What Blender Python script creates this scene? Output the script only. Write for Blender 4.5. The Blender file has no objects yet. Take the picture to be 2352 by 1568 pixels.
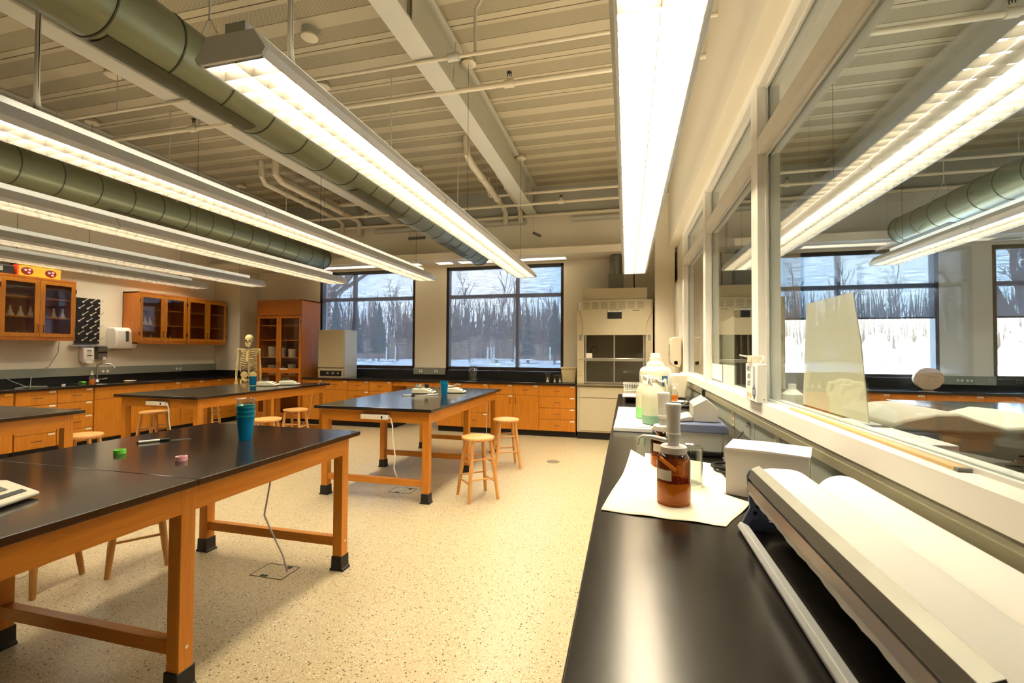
import bpy, math, random
from math import sin, cos, pi, radians, sqrt, atan2
from mathutils import Vector, Matrix
random.seed(7)
S = bpy.context.scene
C = S.collection

# ---------------------------------------------------------------- camera, world, exposure
F, YAW, PITCH, ROLL, H = 1045.37, -.2470621, .0206423, .0057507, 1.47
fw = Vector((sin(YAW)*cos(PITCH), cos(YAW)*cos(PITCH), sin(PITCH)))
r_ = Vector((cos(YAW), -sin(YAW), 0)); u_ = r_.cross(fw)
rr = r_*cos(ROLL)+u_*sin(ROLL); uu = -r_*sin(ROLL)+u_*cos(ROLL)
cam = bpy.data.objects.new('camera', bpy.data.cameras.new('camera')); C.objects.link(cam)
cam.matrix_world = Matrix(((rr.x, uu.x, -fw.x, 0), (rr.y, uu.y, -fw.y, 0), (rr.z, uu.z, -fw.z, H), (0, 0, 0, 1)))
cam.data.sensor_width = 36; cam.data.lens = F/2352*36
cam.data.clip_start = .02; cam.data.clip_end = 400
cam.data.dof.use_dof = True; cam.data.dof.focus_distance = 3.2; cam.data.dof.aperture_fstop = 7.0
S.camera = cam

def lin(c):
    return tuple((x/12.92 if x <= .04045 else ((x+.055)/1.055)**2.4) for x in (v/255 for v in c))+(1,)

W = bpy.data.worlds.new('world'); S.world = W; W.use_nodes = True
wn = W.node_tree.nodes; wl = W.node_tree.links; wn.clear()
wo = wn.new('ShaderNodeOutputWorld'); wb = wn.new('ShaderNodeBackground'); tc = wn.new('ShaderNodeTexCoord')
ns = wn.new('ShaderNodeTexNoise'); ns.inputs['Scale'].default_value = 3.0; ns.inputs['Detail'].default_value = 5
cr = wn.new('ShaderNodeValToRGB'); cr.color_ramp.elements[0].position = .42; cr.color_ramp.elements[1].position = .75
cr.color_ramp.elements[0].color = (.42, .68, 1, 1); cr.color_ramp.elements[1].color = (.82, .92, 1, 1)
wl.new(tc.outputs['Generated'], ns.inputs['Vector']); wl.new(ns.outputs['Fac'], cr.inputs['Fac'])
wl.new(cr.outputs['Color'], wb.inputs['Color']); wl.new(wb.outputs['Background'], wo.inputs['Surface'])
wb.inputs['Strength'].default_value = 17.0

UP = .10
LAMP_MAIN = 12.0      # W per fixture column and metre
WARM = (1.0, .85, .61); COOL = (1.0, .94, .84)

vs = S.view_settings
vs.view_transform = 'Standard'; vs.look = 'None'; vs.gamma = 1; vs.use_curve_mapping = False; vs.exposure = 0.52
cy = S.cycles
cy.use_denoising = True; cy.use_adaptive_sampling = True; cy.adaptive_threshold = .03
cy.max_bounces = 6; cy.diffuse_bounces = 4; cy.glossy_bounces = 3; cy.transmission_bounces = 6; cy.transparent_max_bounces = 12
cy.sample_clamp_indirect = 6; cy.caustics_reflective = False; cy.caustics_refractive = False; cy.blur_glossy = .5

# ---------------------------------------------------------------- materials
MAT = {}
def nmat(name):
    m = bpy.data.materials.new(name); m.use_nodes = True
    return m, m.node_tree.nodes, m.node_tree.links, m.node_tree.nodes['Principled BSDF']
def mat(name, col, rough=.5, metal=0., var=.06, scale=6., emit=0, ecol=None, spec=None, trans=0, ior=1.45, bump=0, stretch=(1, 1, 1), alpha=None):
    m, n, l, b = nmat(name)
    c = lin(col)
    t = n.new('ShaderNodeTexCoord'); mp = n.new('ShaderNodeMapping'); mp.inputs['Scale'].default_value = stretch
    z = n.new('ShaderNodeTexNoise'); z.inputs['Scale'].default_value = scale; z.inputs['Detail'].default_value = 4
    l.new(t.outputs['Object'], mp.inputs['Vector']); l.new(mp.outputs['Vector'], z.inputs['Vector'])
    mx = n.new('ShaderNodeMix'); mx.data_type = 'RGBA'
    mx.inputs[6].default_value = tuple(x*(1-var) for x in c[:3])+(1,); mx.inputs[7].default_value = tuple(min(1, x*(1+var)) for x in c[:3])+(1,)
    l.new(z.outputs['Fac'], mx.inputs[0]); l.new(mx.outputs[2], b.inputs['Base Color'])
    b.inputs['Roughness'].default_value = rough; b.inputs['Metallic'].default_value = metal
    if spec is not None: b.inputs['Specular IOR Level'].default_value = spec
    b.inputs['IOR'].default_value = ior
    if trans: b.inputs['Transmission Weight'].default_value = trans
    if alpha is not None: b.inputs['Alpha'].default_value = alpha
    if emit: b.inputs['Emission Color'].default_value = lin(ecol or col); b.inputs['Emission Strength'].default_value = emit
    if bump:
        bp = n.new('ShaderNodeBump'); bp.inputs['Strength'].default_value = bump; bp.inputs['Distance'].default_value = .004
        l.new(z.outputs['Fac'], bp.inputs['Height']); l.new(bp.outputs['Normal'], b.inputs['Normal'])
    MAT[name] = m; return m
def wood(name, c1, c2, rough=.38, stretch=(14, 14, 1.2), scale=3.):
    m, n, l, b = nmat(name)
    t = n.new('ShaderNodeTexCoord'); mp = n.new('ShaderNodeMapping'); mp.inputs['Scale'].default_value = stretch
    z = n.new('ShaderNodeTexNoise'); z.inputs['Scale'].default_value = scale; z.inputs['Detail'].default_value = 6; z.inputs['Distortion'].default_value = .6
    l.new(t.outputs['Object'], mp.inputs['Vector']); l.new(mp.outputs['Vector'], z.inputs['Vector'])
    r = n.new('ShaderNodeValToRGB'); r.color_ramp.elements[0].position = .3; r.color_ramp.elements[1].position = .72
    r.color_ramp.elements[0].color = lin(c1); r.color_ramp.elements[1].color = lin(c2)
    l.new(z.outputs['Fac'], r.inputs['Fac']); l.new(r.outputs['Color'], b.inputs['Base Color'])
    b.inputs['Roughness'].default_value = rough
    MAT[name] = m; return m
def arch_glass(name, tint=(1, 1, 1), refl=1.0, base=.04):
    m, n, l, b = nmat(name); n.remove(b)
    o = n['Material Output']; tr = n.new('ShaderNodeBsdfTransparent'); gl = n.new('ShaderNodeBsdfGlossy'); mx = n.new('ShaderNodeMixShader')
    tr.inputs['Color'].default_value = tint+(1,); gl.inputs['Roughness'].default_value = .01
    fr = n.new('ShaderNodeFresnel'); ge = n.new('ShaderNodeNewGeometry'); mr = n.new('ShaderNodeMapRange')
    mr.inputs[3].default_value = 1.45; mr.inputs[4].default_value = 1/1.45     # same pane from either side
    l.new(ge.outputs['Backfacing'], mr.inputs[0]); l.new(mr.outputs[0], fr.inputs['IOR'])
    ml = n.new('ShaderNodeMath'); ml.operation = 'MULTIPLY'; ml.inputs[1].default_value = refl
    l.new(fr.outputs['Fac'], ml.inputs[0]); l.new(ml.outputs[0], mx.inputs['Fac'])
    l.new(tr.outputs[0], mx.inputs[1]); l.new(gl.outputs[0], mx.inputs[2]); l.new(mx.outputs[0], o.inputs['Surface'])
    MAT[name] = m; return m
def mixed(name, col, tfac, rough=.6, lines=0, veil=0):
    """a thin woven or milky sheet: part see-through, part diffuse"""
    m, n, l, b = nmat(name); o = n['Material Output']; tr = n.new('ShaderNodeBsdfTransparent'); mx = n.new('ShaderNodeMixShader')
    b.inputs['Base Color'].default_value = lin(col); b.inputs['Roughness'].default_value = rough
    if veil:
        tl = n.new('ShaderNodeBsdfTranslucent'); tl.inputs['Color'].default_value = lin((150, 156, 172)); m2 = n.new('ShaderNodeMixShader'); m2.inputs['Fac'].default_value = veil
        l.new(b.outputs[0], m2.inputs[1]); l.new(tl.outputs[0], m2.inputs[2]); l.new(m2.outputs[0], mx.inputs[1])
    else: l.new(b.outputs[0], mx.inputs[1])
    l.new(tr.outputs[0], mx.inputs[2]); l.new(mx.outputs[0], o.inputs['Surface'])
    if lines:
        t = n.new('ShaderNodeTexCoord'); mp = n.new('ShaderNodeMapping'); mp.inputs['Scale'].default_value = (3, 3, lines)
        z = n.new('ShaderNodeTexNoise'); z.inputs['Scale'].default_value = 1; z.inputs['Detail'].default_value = 6
        z.inputs['Roughness'].default_value = .7
        mr = n.new('ShaderNodeMapRange'); mr.inputs[1].default_value = .3; mr.inputs[2].default_value = .7
        mr.inputs[3].default_value = tfac*.45; mr.inputs[4].default_value = tfac*1.55
        l.new(t.outputs['Object'], mp.inputs[0]); l.new(mp.outputs[0], z.inputs['Vector']); l.new(z.outputs['Fac'], mr.inputs[0]); l.new(mr.outputs[0], mx.inputs['Fac'])
    else: mx.inputs['Fac'].default_value = tfac
    MAT[name] = m; return m

wood('wood', (186, 112, 24), (204, 132, 38))
wood('wood_x', (186, 112, 24), (204, 132, 38), stretch=(1.2, 14, 14))
wood('wood_y', (186, 112, 24), (204, 132, 38), stretch=(14, 1.2, 14))
wood('wood_dark', (176, 98, 26), (192, 114, 36))
wood('stool_wood', (206, 150, 84), (226, 176, 108), rough=.3)
wood('leg_wood', (196, 140, 76), (214, 162, 96), rough=.4)
wood('bare_wood', (206, 170, 108), (226, 192, 130), stretch=(14, 1.2, 14))
mat('wall', (234, 226, 206), .75, var=.02, scale=2)
mat('wall_cool', (216, 214, 206), .75, var=.02, scale=2)
mat('white_frame', (252, 248, 238), .45, var=.02)
mat('steel_paint', (200, 198, 186), .6, var=.04, scale=3)
mat('steel_grey', (168, 168, 156), .6, var=.06, scale=3)
mat('pipe', (222, 212, 188), .5, var=.05)
mat('duct', (126, 132, 108), .4, metal=.5, var=.10, scale=3)
mat('duct_seam', (74, 76, 62), .5, metal=.4)
mat('duct_perf', (88, 90, 72), .6, metal=.3, var=.2, scale=180)
mat('fixture', (238, 242, 248), .4, var=.02); mat('fixture_channel', (190, 195, 196), .5, var=.02)
mat('louver', (146, 140, 128), .35, metal=.5, var=.02)
mat('tube', (255, 250, 240), .4, emit=9, ecol=(255, 246, 226))
mat('epoxy', (34, 30, 27), .12, var=.35, scale=9, spec=.75)
mat('epoxy_worn', (26, 23, 20), .2, var=.3, scale=9, spec=.5)
mat('epoxy_side', (22, 20, 19), .45, var=.2)
mat('black', (16, 16, 16), .5)
mat('rubber', (26, 25, 24), .6)
mat('handle', (62, 30, 14), .4)
mat('label', (238, 230, 214), .6, var=.02)
mat('label_yellow', (226, 196, 50), .6)
mat('bronze', (52, 44, 40), .4, metal=.3)
mat('raceway', (142, 146, 134), .5, var=.03)
mat('raceway_light', (196, 190, 160), .5, var=.03)
mat('white', (236, 234, 226), .5, var=.02)
mat('white_gloss', (248, 246, 240), .3, var=.01)
mat('cream', (226, 216, 190), .45, var=.03)
mat('hood', (196, 186, 158), .5, var=.04, scale=2)
mat('hood_dark', (120, 112, 92), .6, var=.06)
mat('steel', (190, 190, 186), .3, metal=.9, var=.05)
mat('galv', (122, 122, 114), .45, metal=.6, var=.15, scale=14)
mat('chrome', (220, 220, 218), .12, metal=1)
mat('oven_side', (208, 206, 196), .4, var=.05, scale=3, bump=.1)
mat('oven_door', (178, 164, 132), .5, var=.03)
mat('bone', (226, 208, 150), .5, var=.08, scale=12)
mat('plastic_milky', (244, 236, 208), .35, var=.02, trans=.15)
mat('green_liquid', (150, 220, 140), .35)
mat('teal_liquid', (130, 170, 140), .35)
mat('amber_liquid', (196, 104, 16), .12, var=.15, trans=.2)
mat('soap_orange', (240, 120, 20), .2, var=0)
mat('orange_tape', (244, 150, 40), .6)
mat('teal', (24, 176, 190), .15, var=.1, trans=.25, ior=1.3)
mat('teal_deep', (10, 122, 176), .15, var=.2, trans=.25, ior=1.3)
mat('blue_grey', (86, 96, 128), .45)
mat('grey_plastic', (184, 186, 186), .5)
mat('lid_steel', (206, 202, 192), .35, metal=.35, var=.12, scale=10)
mat('paper', (248, 244, 232), .8, var=.02, bump=.15, scale=60)
mat('paper_plain', (250, 247, 240), .75, var=.01)
mat('towel', (250, 238, 212), .9, var=.03, bump=.35, scale=140)
mat('beige', (196, 180, 140), .5)
mat('scale_white', (232, 226, 204), .4)
mat('screen', (60, 70, 62), .3)
mat('blue_label', (40, 90, 130), .5)
mat('pink', (240, 176, 184), .5)
mat('green', (110, 210, 70), .5)
mat('red', (206, 60, 30), .5)
mat('yellow', (210, 160, 40), .5)
mat('maroon', (110, 26, 26), .5)
mat('snow', (240, 244, 252), .9, var=.03, scale=.3)
mat('bark', (112, 92, 78), .9, var=.2)
mat('woods', (150, 128, 108), .9, var=.4, scale=2)
mat('evergreen', (60, 72, 62), .9, var=.3)
mat('fibre_glass', (170, 176, 190), .6)
mat('printer', (206, 200, 176), .5, var=.02)
mat('printer_side', (170, 166, 146), .5, var=.02)
mat('logwood', (206, 174, 140), .8, var=.15, scale=20)
mat('deck_seam', (92, 78, 54), .8)
mat('soffit_glow', (255, 244, 220), .5, emit=2.6, ecol=(255, 236, 200))
mat('diffuser_off', (176, 176, 168), .6, var=.15, scale=60)
arch_glass('pane'); arch_glass('clear', (.90, .93, .91), 2.2); arch_glass('amber', (.36, .17, .035), 1.8); arch_glass('cab_pane', (.9, .88, .84), 1.3); arch_glass('part_pane', (.96, .99, .97), 1.35)
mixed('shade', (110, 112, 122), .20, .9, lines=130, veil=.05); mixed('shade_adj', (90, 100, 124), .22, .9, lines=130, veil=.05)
mixed('milky', (244, 236, 208), .42, .3); mixed('milky_sheet', (255, 246, 220), .08, .5)

# terrazzo
m, n, l, b = nmat('terrazzo'); MAT['terrazzo'] = m
t = n.new('ShaderNodeTexCoord')
def vor(sc, lo, hi):
    v = n.new('ShaderNodeTexVoronoi'); v.inputs['Scale'].default_value = sc
    s = n.new('ShaderNodeSeparateColor'); l.new(t.outputs['Object'], v.inputs['Vector']); l.new(v.outputs['Color'], s.inputs[0])
    g = n.new('ShaderNodeMapRange'); g.inputs[1].default_value = lo; g.inputs[2].default_value = hi; g.clamp = True
    l.new(s.outputs[0], g.inputs[0])
    d = n.new('ShaderNodeMapRange'); d.inputs[1].default_value = .42; d.inputs[2].default_value = .30; d.clamp = True
    l.new(v.outputs['Distance'], d.inputs[0])
    q = n.new('ShaderNodeMath'); q.operation = 'MULTIPLY'; l.new(g.outputs[0], q.inputs[0]); l.new(d.outputs[0], q.inputs[1])
    return q.outputs[0]
def mixc(f, a, c):
    x = n.new('ShaderNodeMix'); x.data_type = 'RGBA'; l.new(f, x.inputs[0])
    if isinstance(a, tuple): x.inputs[6].default_value = a
    else: l.new(a, x.inputs[6])
    x.inputs[7].default_value = c; return x.outputs[2]
c = mixc(vor(95, .55, .6), lin((182, 167, 134)), lin((212, 202, 174)))
c = mixc(vor(120, .78, .8), c, lin((150, 126, 84)))
c = mixc(vor(80, .88, .89), c, lin((70, 58, 42)))
c = mixc(vor(150, .86, .87), c, lin((84, 70, 50)))
l.new(c, b.inputs['Base Color']); b.inputs['Roughness'].default_value = .3; b.inputs['Specular IOR Level'].default_value = .4
# acoustic deck: perforated bands are material dots on the recessed flutes
m, n, l, b = nmat('deck_perf'); MAT['deck_perf'] = m
t = n.new('ShaderNodeTexCoord'); sp = n.new('ShaderNodeSeparateXYZ'); l.new(t.outputs['Object'], sp.inputs[0])
def sn(o):
    q = n.new('ShaderNodeMath'); q.operation = 'MULTIPLY'; q.inputs[1].default_value = 2*pi/.0135; l.new(o, q.inputs[0])
    s = n.new('ShaderNodeMath'); s.operation = 'SINE'; l.new(q.outputs[0], s.inputs[0]); return s.outputs[0]
q = n.new('ShaderNodeMath'); q.operation = 'MULTIPLY'; l.new(sn(sp.outputs[0]), q.inputs[0]); l.new(sn(sp.outputs[1]), q.inputs[1])
g = n.new('ShaderNodeMapRange'); g.inputs[1].default_value = .1; g.inputs[2].default_value = .4; l.new(q.outputs[0], g.inputs[0])
x = n.new('ShaderNodeMix'); x.data_type = 'RGBA'; x.inputs[6].default_value = lin((180, 170, 144)); x.inputs[7].default_value = lin((84, 76, 56))
l.new(g.outputs[0], x.inputs[0]); l.new(x.outputs[2], b.inputs['Base Color']); b.inputs['Roughness'].default_value = .8
mat('deck', (186, 176, 150), .7, var=.03, scale=2)
# brick
m, n, l, b = nmat('brick'); MAT['brick'] = m
t = n.new('ShaderNodeTexCoord'); mp = n.new('ShaderNodeMapping'); mp.inputs['Rotation'].default_value = (pi/2, 0, 0)
bt = n.new('ShaderNodeTexBrick'); bt.inputs['Scale'].default_value = 1; bt.inputs['Brick Width'].default_value = .3; bt.inputs['Row Height'].default_value = .11
bt.inputs['Mortar Size'].default_value = .012
bt.inputs['Color1'].default_value = lin((176, 104, 92)); bt.inputs['Color2'].default_value = lin((150, 84, 76)); bt.inputs['Mortar'].default_value = lin((214, 206, 196))
sx = n.new('ShaderNodeSeparateXYZ'); ad = n.new('ShaderNodeMath'); cx = n.new('ShaderNodeCombineXYZ'); l.new(t.outputs['Object'], sx.inputs[0]); l.new(sx.outputs[0], ad.inputs[0]); l.new(sx.outputs[1], ad.inputs[1])
l.new(ad.outputs[0], cx.inputs[0]); l.new(sx.outputs[2], cx.inputs[1]); l.new(cx.outputs[0], bt.inputs['Vector']); l.new(bt.outputs['Color'], b.inputs['Base Color']); b.inputs['Roughness'].default_value = .9

# ---------------------------------------------------------------- mesh helpers
class G:
    def __init__(s): s.v = []; s.f = []
    def add(s, vs, fs):
        o = len(s.v); s.v += [tuple(p) for p in vs]; s.f += [tuple(i+o for i in f) for f in fs]; return s
    def box(s, x0, x1, y0, y1, z0, z1):
        return s.add([(x0, y0, z0), (x1, y0, z0), (x1, y1, z0), (x0, y1, z0), (x0, y0, z1), (x1, y0, z1), (x1, y1, z1), (x0, y1, z1)],
                     [(0, 3, 2, 1), (4, 5, 6, 7), (0, 1, 5, 4), (1, 2, 6, 5), (2, 3, 7, 6), (3, 0, 4, 7)])
    def cbox(s, cx, cy, cz, sx, sy, sz): return s.box(cx-sx/2, cx+sx/2, cy-sy/2, cy+sy/2, cz-sz/2, cz+sz/2)
    def tube(s, pts, r, n=8, caps=True):
        pts = [Vector(p) for p in pts]; rs = r if isinstance(r, (list, tuple)) else [r]*len(pts)
        vs = []; up = None
        for i, p in enumerate(pts):
            d = (pts[min(i+1, len(pts)-1)]-pts[max(i-1, 0)]).normalized()
            if up is None:
                up = Vector((0, 0, 1)) if abs(d.z) < .9 else Vector((1, 0, 0))
            a = d.cross(up).normalized(); bb = a.cross(d).normalized(); up = bb
            for k in range(n):
                t = 2*pi*k/n; vs.append(p+a*cos(t)*rs[i]+bb*sin(t)*rs[i])
        fs = []
        for i in range(len(pts)-1):
            for k in range(n):
                k2 = (k+1) % n; fs.append((i*n+k, i*n+k2, (i+1)*n+k2, (i+1)*n+k))
        if caps: fs.append(tuple(range(n-1, -1, -1))); fs.append(tuple((len(pts)-1)*n+k for k in range(n)))
        return s.add(vs, fs)
    def lathe(s, prof, cx=0, cy=0, cz=0, n=24, close=True):
        vs = []; fs = []
        for r, z in prof:
            for k in range(n): vs.append((cx+r*cos(2*pi*k/n), cy+r*sin(2*pi*k/n), cz+z))
        for i in range(len(prof)-1):
            for k in range(n):
                k2 = (k+1) % n; fs.append((i*n+k, i*n+k2, (i+1)*n+k2, (i+1)*n+k))
        if close: fs.append(tuple(range(n-1, -1, -1))); fs.append(tuple((len(prof)-1)*n+k for k in range(n)))
        return s.add(vs, fs)
    def prism(s, poly, a0, a1, axis='y'):
        """extrude a 2-D polygon (u, w) along an axis: y -> (u, a, w), x -> (a, u, w), z -> (u, w, a)"""
        mk = {'y': lambda u, w, a: (u, a, w), 'x': lambda u, w, a: (a, u, w), 'z': lambda u, w, a: (u, w, a)}[axis]
        k = len(poly)
        vs = [mk(u, w, a0) for u, w in poly]+[mk(u, w, a1) for u, w in poly]
        fs = [(i, (i+1) % k, (i+1) % k+k, i+k) for i in range(k)]+[tuple(range(k-1, -1, -1)), tuple(range(k, 2*k))]
        return s.add(vs, fs)
    def ell(s, c, r, n=14, m=8):
        vs = []; fs = []
        for j in range(1, m):
            ph = pi*j/m
            for k in range(n): vs.append((c[0]+r[0]*sin(ph)*cos(2*pi*k/n), c[1]+r[1]*sin(ph)*sin(2*pi*k/n), c[2]+r[2]*cos(ph)))
        o = len(vs); vs += [(c[0], c[1], c[2]+r[2]), (c[0], c[1], c[2]-r[2])]
        for j in range(m-2):
            for k in range(n): k2 = (k+1) % n; fs.append((j*n+k2, j*n+k, (j+1)*n+k, (j+1)*n+k2))
        for k in range(n): k2 = (k+1) % n; fs.append((o, k, k2)); fs.append((o+1, (m-2)*n+k2, (m-2)*n+k))
        return s.add(vs, fs)
    def build(s, name, material, parent=None, smooth=False, bevel=0, kind=None, **tags):
        me = bpy.data.meshes.new(name); me.from_pydata(s.v, [], s.f)
        me.materials.append(MAT[material]); o = bpy.data.objects.new(name, me); C.objects.link(o)
        if smooth:
            me.polygons.foreach_set('use_smooth', [True]*len(me.polygons))
            try: me.set_sharp_from_angle(angle=radians(40))
            except Exception: pass
        if bevel:
            bv = o.modifiers.new('bevel', 'BEVEL'); bv.width = bevel; bv.segments = 2; bv.limit_method = 'ANGLE'
            me.polygons.foreach_set('use_smooth', [True]*len(me.polygons))
            try: me.set_sharp_from_angle(angle=radians(40))
            except Exception: pass
        if parent: o.parent = parent
        if kind: o['kind'] = kind
        for k, v in tags.items(): o[k] = v
        return o
def thing(name, label, cat, loc=(0, 0, 0), rz=0, group=None):
    o = bpy.data.objects.new(name, None); C.objects.link(o); o.location = loc; o.rotation_euler = (0, 0, rz); o.empty_display_size = .05
    o['label'] = label; o['category'] = cat
    if group: o['group'] = group
    return o
def tag(o, label, cat, group=None):
    o['label'] = label; o['category'] = cat
    if group: o['group'] = group
    return o
def dup(root, loc, rz=0, label=None, group=None, scale=None):
    def cp(o, par):
        c = o.copy(); C.objects.link(c)
        if par: c.parent = par
        for ch in list(KIDS.get(o.name, [])): cp(ch, c)
        return c
    r = cp(root, None); r.location = loc; r.rotation_euler = (0, 0, rz)
    if scale: r.scale = scale
    if label: r['label'] = label
    if group: r['group'] = group
    return r
KIDS = {}
def index():
    KIDS.clear()
    for o in C.objects:
        if o.parent: KIDS.setdefault(o.parent.name, []).append(o)
def text(name, s, size, loc, rot, material, parent=None, extrude=.0004, align='CENTER'):
    bpy.context.view_layer.update()
    cu = bpy.data.curves.new(name, 'FONT'); cu.body = s; cu.size = size; cu.extrude = extrude; cu.align_x = align; cu.align_y = 'CENTER'
    tmp = bpy.data.objects.new(name+'_outline', cu); C.objects.link(tmp); bpy.context.view_layer.update()
    me = bpy.data.meshes.new_from_object(tmp.evaluated_get(bpy.context.evaluated_depsgraph_get())); bpy.data.objects.remove(tmp)
    me.materials.clear(); me.materials.append(MAT[material]); o = bpy.data.objects.new(name, me); C.objects.link(o)
    o.location = loc; o.rotation_euler = rot
    if parent: o.parent = parent
    return o

# ---------------------------------------------------------------- the rooms
WY = 8.35; XL = -8.5; XR = 7.5; YN = -3.0; ZD = 4.45; CT = .925
G().box(XL-.2, XR, YN, WY+.3, -.1, 0).build('floor', 'terrazzo', kind='structure')
# ceiling deck with seams and shallow perforated flutes running in x
pl, pf, sm = G(), G(), G()
y = 3.87-.655*11
while y < WY:
    a = y
    for (w, k) in ((.045, 0), (.19, 1), (.15, 0), (.19, 1), (.068, 0)):
        z = ZD+(.005 if k else 0); (pf if k else pl).box(XL-.2, XR, a, a+w, z, ZD+.05); a += w
    sm.box(XL-.2, XR, a, a+.012, ZD+.012, ZD+.05); y += .655
dk = pl.build('ceiling', 'deck', kind='structure')
pf.build('perforated_band', 'deck_perf', dk); sm.build('seam', 'deck_seam', dk)
G().box(XL-.2, XL, YN, WY+.2, 0, ZD+.05).build('wall_left', 'wall', kind='structure')
G().box(XR, XR+.2, YN, WY+.2, 0, ZD+.05).build('wall_east', 'wall_cool', kind='structure')
G().box(XL-.2, XR+.2, YN-.2, YN, 0, ZD+.05).build('wall_rear', 'wall', kind='structure')
# far wall: main-room half and neighbour half, with window openings; windows at these x spans
WIN = [(-6.31, -4.11), (-3.44, -1.13), (2.34, 4.64), (5.31, 7.3)]
ZS, ZT = 1.09, 3.10
def farwall(name, x0, x1, wins, m):
    g = G(); x = x0
    for a, b in wins:
        g.box(x, a, WY, WY+.25, 0, ZD); g.box(a, b, WY, WY+.25, 0, ZS-.02); g.box(a, b, WY, WY+.25, ZT, ZD); x = b
    g.box(x, x1, WY, WY+.25, 0, ZD); return g.build(name, m, kind='structure')
farwall('wall_far', XL-.2, .86, WIN[:2], 'wall'); farwall('wall_far_neighbour', .86, XR+.2, WIN[2:], 'wall_cool')
G().box(XL, -7.86, 7.84, WY, 0, ZD).build('wall_corner_jog', 'wall', kind='structure')
# right-hand wall beyond the fume hood: pier between hood and glazed partition
G().box(.44, .74, 7.62, WY, 0, ZD).build('wall_pier', 'wall', kind='structure')
# spandrel beam against far wall, soffit over the windows
G().box(XL, .74, 8.12, WY, 3.98, ZD).build('trim_1', 'steel_grey', kind='structure')
G().box(1.0, XR, 8.12, WY, 3.98, ZD).build('trim_2', 'steel_grey', kind='structure')
def soffit(name, x0, x1, m):
    g = G(); g.box(x0, x1, 7.62, 7.66, 3.12, 3.62); g.box(x0, x1, 7.66, WY, 3.58, 3.62)
    g.box(x0, x1, 7.62, 7.80, 3.09, 3.12); g.box(x0, x1, 8.20, WY, 3.09, 3.12)
    return g.build(name, m, kind='structure')
# bulkhead face then flat soffit with recessed lights
def bulk(nm, x0, x1, m):
    g = G(); g.box(x0, x1, 7.68, WY, 3.14, 3.20); g.box(x0, x1, 8.18, WY, 3.2, 3.98)
    return g.build(nm, m, kind='structure')
bulk('trim_3', XL, .0, 'wall'); bulk('trim_4', 1.0, XR, 'wall_cool')
G().box(XL, .0, 7.66, 7.68, 3.12, 3.24).build('trim_5', 'wall', kind='structure')
G().box(1.0, XR, 7.66, 7.68, 3.12, 3.24).build('trim_6', 'wall_cool', kind='structure')
def recessed(x0, x1, label, lit=True):
    t = thing('recessed_light' if lit else 'air_diffuser', label, 'ceiling light' if lit else 'vent', ((x0+x1)/2, 8.03, 3.14), 0, 'recessed strips above the windows' if lit else 'diffusers above the neighbouring windows')
    w = (x1-x0)/2
    G().box(-w, w, -.10, .10, -.012, -.004).build('diffuser', 'soffit_glow' if lit else 'diffuser_off', t)
    g = G(); g.box(-w-.03, w+.03, -.13, -.10, -.02, 0); g.box(-w-.03, w+.03, .10, .13, -.02, 0); g.box(-w-.03, -w, -.1, .1, -.02, 0); g.box(w, w+.03, -.1, .1, -.02, 0)
    g.build('trim_frame', 'white', t)
recessed(-6.15, -4.35, 'lit strip light in the soffit above the corner window')
recessed(-4.2, -3.85, 'short lit square beside the strip over the corner window')
recessed(-3.5, -3.2, 'short lit square at the start of the long strip over the second window')
recessed(-3.05, -1.05, 'long lit strip light in the soffit above the second window')
recessed(2.3, 3.9, 'grey slotted diffuser over the neighbouring room window', False)
recessed(4.3, 5.6, 'grey slotted diffuser over the pier in the neighbouring room', False)
# structural beams
def beam(nm, x, z=3.95):
    g = G(); g.box(x-.10, x+.10, YN, 8.12, z, z+.02); g.box(x-.012, x+.012, YN, 8.12, z+.02, ZD-.02); g.box(x-.10, x+.10, YN, 8.12, ZD-.02, ZD)
    g.build(nm, 'steel_paint', kind='structure')
beam('trim_7', -1.68); beam('trim_8', -4.38); beam('trim_9', -7.05); beam('trim_10', 3.10)
for i, (a, b_) in enumerate(((-1.68, 2.9), )):
    g = G()
    for dx in (.02, .05): g.box(-1.68+dx, -1.68+dx+.006, 3.2, 3.28, 3.97, ZD)
    g.build('trim_11', 'steel_paint', kind='structure')

# windows in the far wall: bronze frame, pane, transom, mullion
def window(i, x0, x1, mull):
    w = thing('window_%d' % i, '', ''); del w['label']; del w['category']; w['kind'] = 'structure'
    w.location = (0, WY+.09, 0)
    g = G(); t = .05; d = .05
    g.box(x0, x0+t, -.09, d, ZS, ZT); g.box(x1-t, x1, -.09, d, ZS, ZT); g.box(x0, x1, -.09, d, ZT-t, ZT); g.box(x0, x1, -.09, d, ZS, ZS+t)
    g.box(x0, x1, -.03, d, 2.49, 2.56)
    for m in mull: g.box(m-.03, m+.03, -.03, d, ZS, ZT)
    g.build('window_frame', 'bronze', w, kind='structure'); G().box(x0, x1, .0, .006, ZS, ZT).build('window_pane', 'pane', w, kind='structure')
window(1, *WIN[0], [-5.53]); window(2, *WIN[1], [-2.02]); window(3, *WIN[2], [3.32]); window(4, *WIN[3], [6.6])
def shade(i, x0, x1, z0, m, label):
    t = thing('roller_shade', label, 'shade', ((x0+x1)/2, WY+.022, 0), 0, 'woven roller shades in the windows')
    w = (x1-x0)/2-.03
    G().box(-w, w, -.001, .001, z0, ZT-.06).build('fabric', m, t)
    G().tube([(-w, .0, ZT-.045), (w, .0, ZT-.045)], .018, 10).build('roller', 'bronze', t)
    G().box(-w, w, -.006, .006, z0-.015, z0+.01).build('hem_bar', 'bronze', t)
shade(1, *WIN[0], ZS+.06, 'shade', 'fully lowered woven shade in the corner window beside the tall cabinet')
shade(2, *WIN[1], ZS+.06, 'shade', 'fully lowered woven shade in the window left of the fume hood')
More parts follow.
